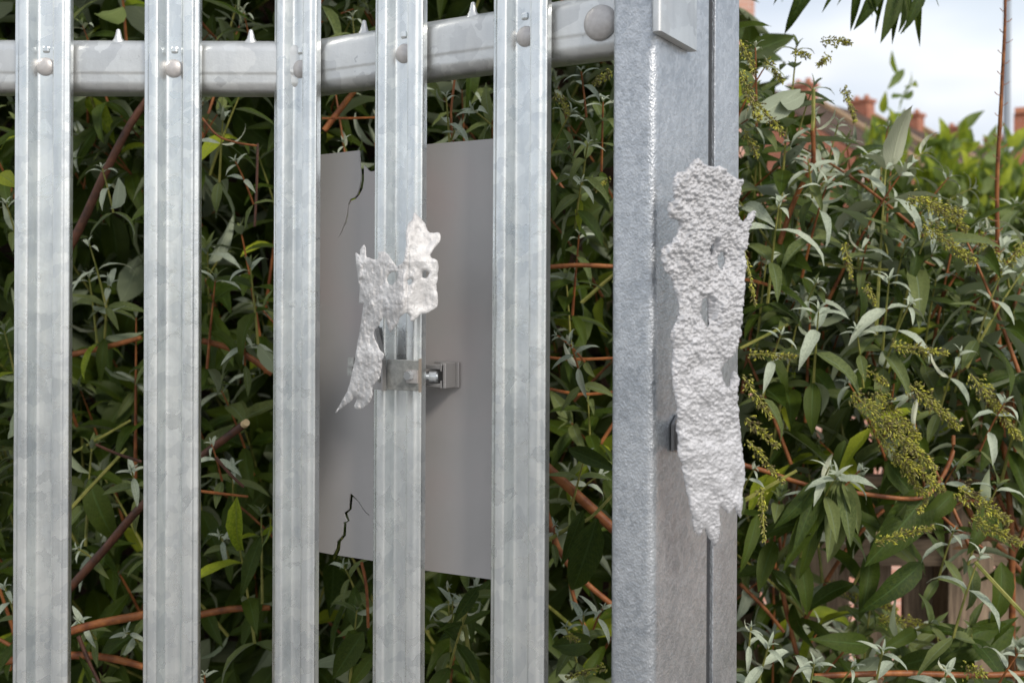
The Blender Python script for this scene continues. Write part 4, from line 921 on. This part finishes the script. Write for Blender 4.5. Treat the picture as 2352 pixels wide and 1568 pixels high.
def terrace(i, s0, s1, label, base, u, ridge, eave, depth):
    nrm_ = Vector((u.y, -u.x, 0)); Z = Vector((0, 0, 1))       # towards the camera side
    c0 = base + u*s0; c1 = base + u*s1; root = empty('terraced_house', (c0+c1)/2); bpy.context.view_layer.update()
    tag(root, label, 'house', 'terraced houses with brick chimneys')
    h = depth/2
    f0, f1, k0, k1 = c0 + nrm_*h, c1 + nrm_*h, c0 - nrm_*h, c1 - nrm_*h
    vs = [f0, f1, k1, k0, f0+Z*eave, f1+Z*eave, k1+Z*eave, k0+Z*eave, c0+Z*(ridge-.12), c1+Z*(ridge-.12)]
    par(MB().add(vs, [(0,1,5,4),(2,3,7,6),(0,4,8,7,3),(1,2,6,9,5),(4,5,9,8),(6,7,8,9),(0,3,2,1)]).build('wall', M_BRICKR, None), root)
    ov = nrm_*.25; uo = u*.04
    rf = []
    for sgn in (1, -1):
        e0 = c0 + nrm_*h*sgn + ov*sgn + Z*(eave-.1) + uo; e1 = c1 + nrm_*h*sgn + ov*sgn + Z*(eave-.1) - uo; a0 = c0 + Z*ridge + uo; a1 = c1 + Z*ridge - uo; dn = Z*-.1
        rf.append(([e0, e1, a1, a0, e0+dn, e1+dn, a1+dn, a0+dn], [(0,1,2,3),(7,6,5,4),(0,4,5,1),(1,5,6,2),(2,6,7,3),(3,7,4,0)]))
    mb = MB(); [mb.add(*q) for q in rf]; roof = par(mb.build('roof', M_SLATE, None), root)
    mb = MB()                                   # raised verge between the houses
    for sgn in (1, -1):
        e0 = c1 + nrm_*(h+.25)*sgn + Z*(eave-.08); a0 = c1 + Z*(ridge+.02); q = u*.16; up = Z*.16
        mb.add([e0-q, e0+q, a0+q, a0-q, e0-q+up, e0+q+up, a0+q+up, a0-q+up], [(0,1,2,3),(4,5,6,7),(0,1,5,4),(1,2,6,5),(2,3,7,6),(3,0,4,7)])
    par(mb.build('verge', M_VERGE, None), roof)
    cc = c1 - u*.75 + Z*(ridge-.5); mb = MB()
    def cb(mb, a0, a1, b0, b1, z0, z1):
        vs = [cc + u*a + nrm_*b + Z*z for a in (a0, a1) for b in (b0, b1) for z in (z0, z1)]; mb.add(vs, [(0,1,3,2),(4,6,7,5),(0,4,5,1),(2,3,7,6),(0,2,6,4),(1,5,7,3)])
    cb(mb, -.28, .28, -.38, .38, 0, .85); cb(mb, -.34, .34, -.44, .44, .85, .97)
    chm = par(mb.build('chimney', M_BRICKR, None), roof)
    par(chm, root)
    for b_ in (-.2, .2):
        par(MB().tube([cc + nrm_*b_ + Z*.97, cc + nrm_*b_ + Z*1.0, cc + nrm_*b_ + Z*1.14], [.12, .09, .10], 10).build('chimney_pot', M_TERRA, None, 40), root)
    w0 = (c0+c1)/2 + nrm_*h
    windows(root, [(w0 + Z*(eave-1.7) - u*1.1, u, nrm_, .9, 1.3), (w0 + Z*(eave-1.7) + u*1.1, u, nrm_, .9, 1.3), (w0 + Z*.9 - u*1.1, u, nrm_, 1.1, 1.5)])
a0 = at(1870, 232, 38.0); a1 = at(2400, 368, 53.6); ub = Vector((a1.x-a0.x, a1.y-a0.y, 0)); Lt = ub.length; ub.normalize(); base = Vector((a0.x, a0.y, 0)); RZ = 8.75
nh = 7; ln = Lt / 5.2
for i in range(nh):
    s0 = (i-1.0)*ln*.98 ; 
    terrace(i, s0, s0 + ln*.98, ['nearest terraced house of the row, mostly hidden behind the bush and post', 'terraced house second nearest in the row behind the bush',
        'terraced house with brick chimney above the silver leaves, third in the row', 'terraced house in the middle of the sloping roofline', 'terraced house fifth along the roofline, left of the grey pole',
        'terraced house second farthest in the row, behind the grey pole', 'farthest terraced house of the row at the right edge'][i], base, ub, RZ, RZ-2.6, 7.5)
# brick gable at the far right and pink building just right of the post
def block(name, label, x0, x1, ytop, dd, depth, m_):
    p = at(x0, ytop, dd); q = at(x1, ytop, dd); c = Vector(((p.x+q.x)/2, dd + depth/2, 0)); root = empty(name, c); bpy.context.view_layer.update(); tag(root, label, 'house')
    wd = (q.x-p.x)/2; par(MB().box(c.x-wd, c.x+wd, dd, dd+depth, 0, p.z).build('wall', m_, None), root)
    par(MB().box(c.x-wd-.06, c.x+wd+.06, dd-.06, dd+depth+.06, p.z+.001, p.z+.12).build('coping', M_TERRA if m_ is M_BRICKR else M_VERGE, None), root)
    return root, c, wd, p.z
p = at(2328, 262, 22.0); b1_ = empty('brick_house', (p.x, 22.0, 0)); b1_.rotation_euler.z = -math.atan2(p.x, 22.0) - R(2); tag(b1_, 'red brick house cut off by the right edge of the picture', 'house')
o = MB().box(0, 6, 0, 7, 0, p.z).build('wall', M_BRICKR); o.parent = b1_
o = MB().box(.02, 6.1, -.06, 7.1, p.z + .002, p.z + .12).build('coping', M_TERRA); o.parent = b1_
for xx in (1.6, 4.2):
    f = MB().box(xx, xx+.9, -.03, .02, 2.6, 3.9).build('window', M_WHITE); f.parent = b1_
    q = MB().box(xx+.07, xx+.83, -.036, -.031, 2.67, 3.83).build('pane', M_GLASS); q.parent = f
b2_, c_, w_, z_ = block('brick_house', 'pink brick house wall rising behind the post and bush', 600, 1737, -900, 13.0, 7, M_BRICKP)
windows(b2_, [(Vector((1.6 - k*2.4, 12.99, zz)), Vector((1, 0, 0)), Vector((0, -1, 0)), 1.0, 1.4) for k in range(2) for zz in (1.0, 3.9)])
# lamp pole
p = at(2312, 340, 9.0)
pole = empty('lamp_pole', (p.x, p.y, 0)); tag(pole, 'slim grey street pole rising behind the bare russet stem', 'pole'); bpy.context.view_layer.update()
par(MB().tube([(p.x, p.y, 0), (p.x, p.y, 1.2), (p.x, p.y, 6.4)], [.05, .032, .024], 16).build('shaft', M_POLE, None, 40), pole)
par(MB().tube([(p.x, p.y, 6.4), (p.x, p.y-.2, 6.6), (p.x, p.y-.9, 6.7)], [.024, .022, .03], 10).build('lamp_arm', M_POLE, None, 40), pole)
# lime green shrubs far behind
def far_shrub(x0, x1, ytop, dd, label, n, seed):
    random.seed(seed); p = at((x0+x1)/2, ytop, dd); root = empty('laurel_shrub', (p.x, dd, 0)); tag(root, label, 'shrub', 'lime green shrubs in front of the roofs'); bpy.context.view_layer.update()
    hw = (x1-x0)/2/F*dd; st0 = len(LEAVES)
    Vs = []; Fs = []; off = 0
    for k in range(n):
        sx_ = random.uniform(-1, 1); topz = p.z - abs(sx_)**2*.5 + .10*math.sin(sx_*19+seed) + .12*math.sin(sx_*7+seed)
        c = Vector((p.x + sx_*hw, dd + random.uniform(-.35, .35), topz + .16*max(0, math.sin(sx_*13+seed*2))**6 - abs(random.gauss(0, .40)) if random.random() < .7 else random.uniform(.2, topz)))
        if c.z < .1: continue
        y = (Vector((0, 0, .9)) + rv(.7)).normalized(); x = y.cross(rv(1)).normalized(); z = x.cross(y); s = random.uniform(.11, .18)
        vs, fs, us = VAR[random.randrange(14)]; Mx = np.array([[x.x, y.x, z.x], [x.y, y.y, z.y], [x.z, y.z, z.z]])*s*np.array([1.5, 1, 1])
        Vs.append(vs @ Mx.T + np.array(c - root.location)); Fs.append(np.array(fs)+off); off += len(vs)
    me = bpy.data.meshes.new('foliage'); me.from_pydata(np.concatenate(Vs).tolist(), [], np.concatenate(Fs).tolist()); me.uv_layers.new(name='UVMap'); me.materials.append(M_LIME)
    o = bpy.data.objects.new('foliage', me); COL.objects.link(o); o.parent = root; o['kind'] = 'stuff'
    for k in range(3): par(MB().tube([(p.x+(k-1)*.05, dd, 0), (p.x+(k-1)*hw*.5, dd, p.z*.5), (p.x+(k-1)*hw*.8, dd, p.z*.85)], [.02, .014, .006], 6).build('stem', M_STEMD, None), root)
far_shrub(2010, 2075, 285, 6.4, 'lime green shrub nearest the upright pale leaf', 420, 1)
far_shrub(2090, 2260, 405, 6.0, 'lime green shrub in front of the roofs left of the pole', 1500, 2)
far_shrub(2240, 2335, 400, 6.6, 'lime green shrub at the foot of the grey pole', 900, 3)
far_shrub(2330, 2600, 470, 6.0, 'lime green shrub below the red brick house at the right', 1200, 4)
sc.cycles.samples = 128
sc.cycles.max_bounces = 6
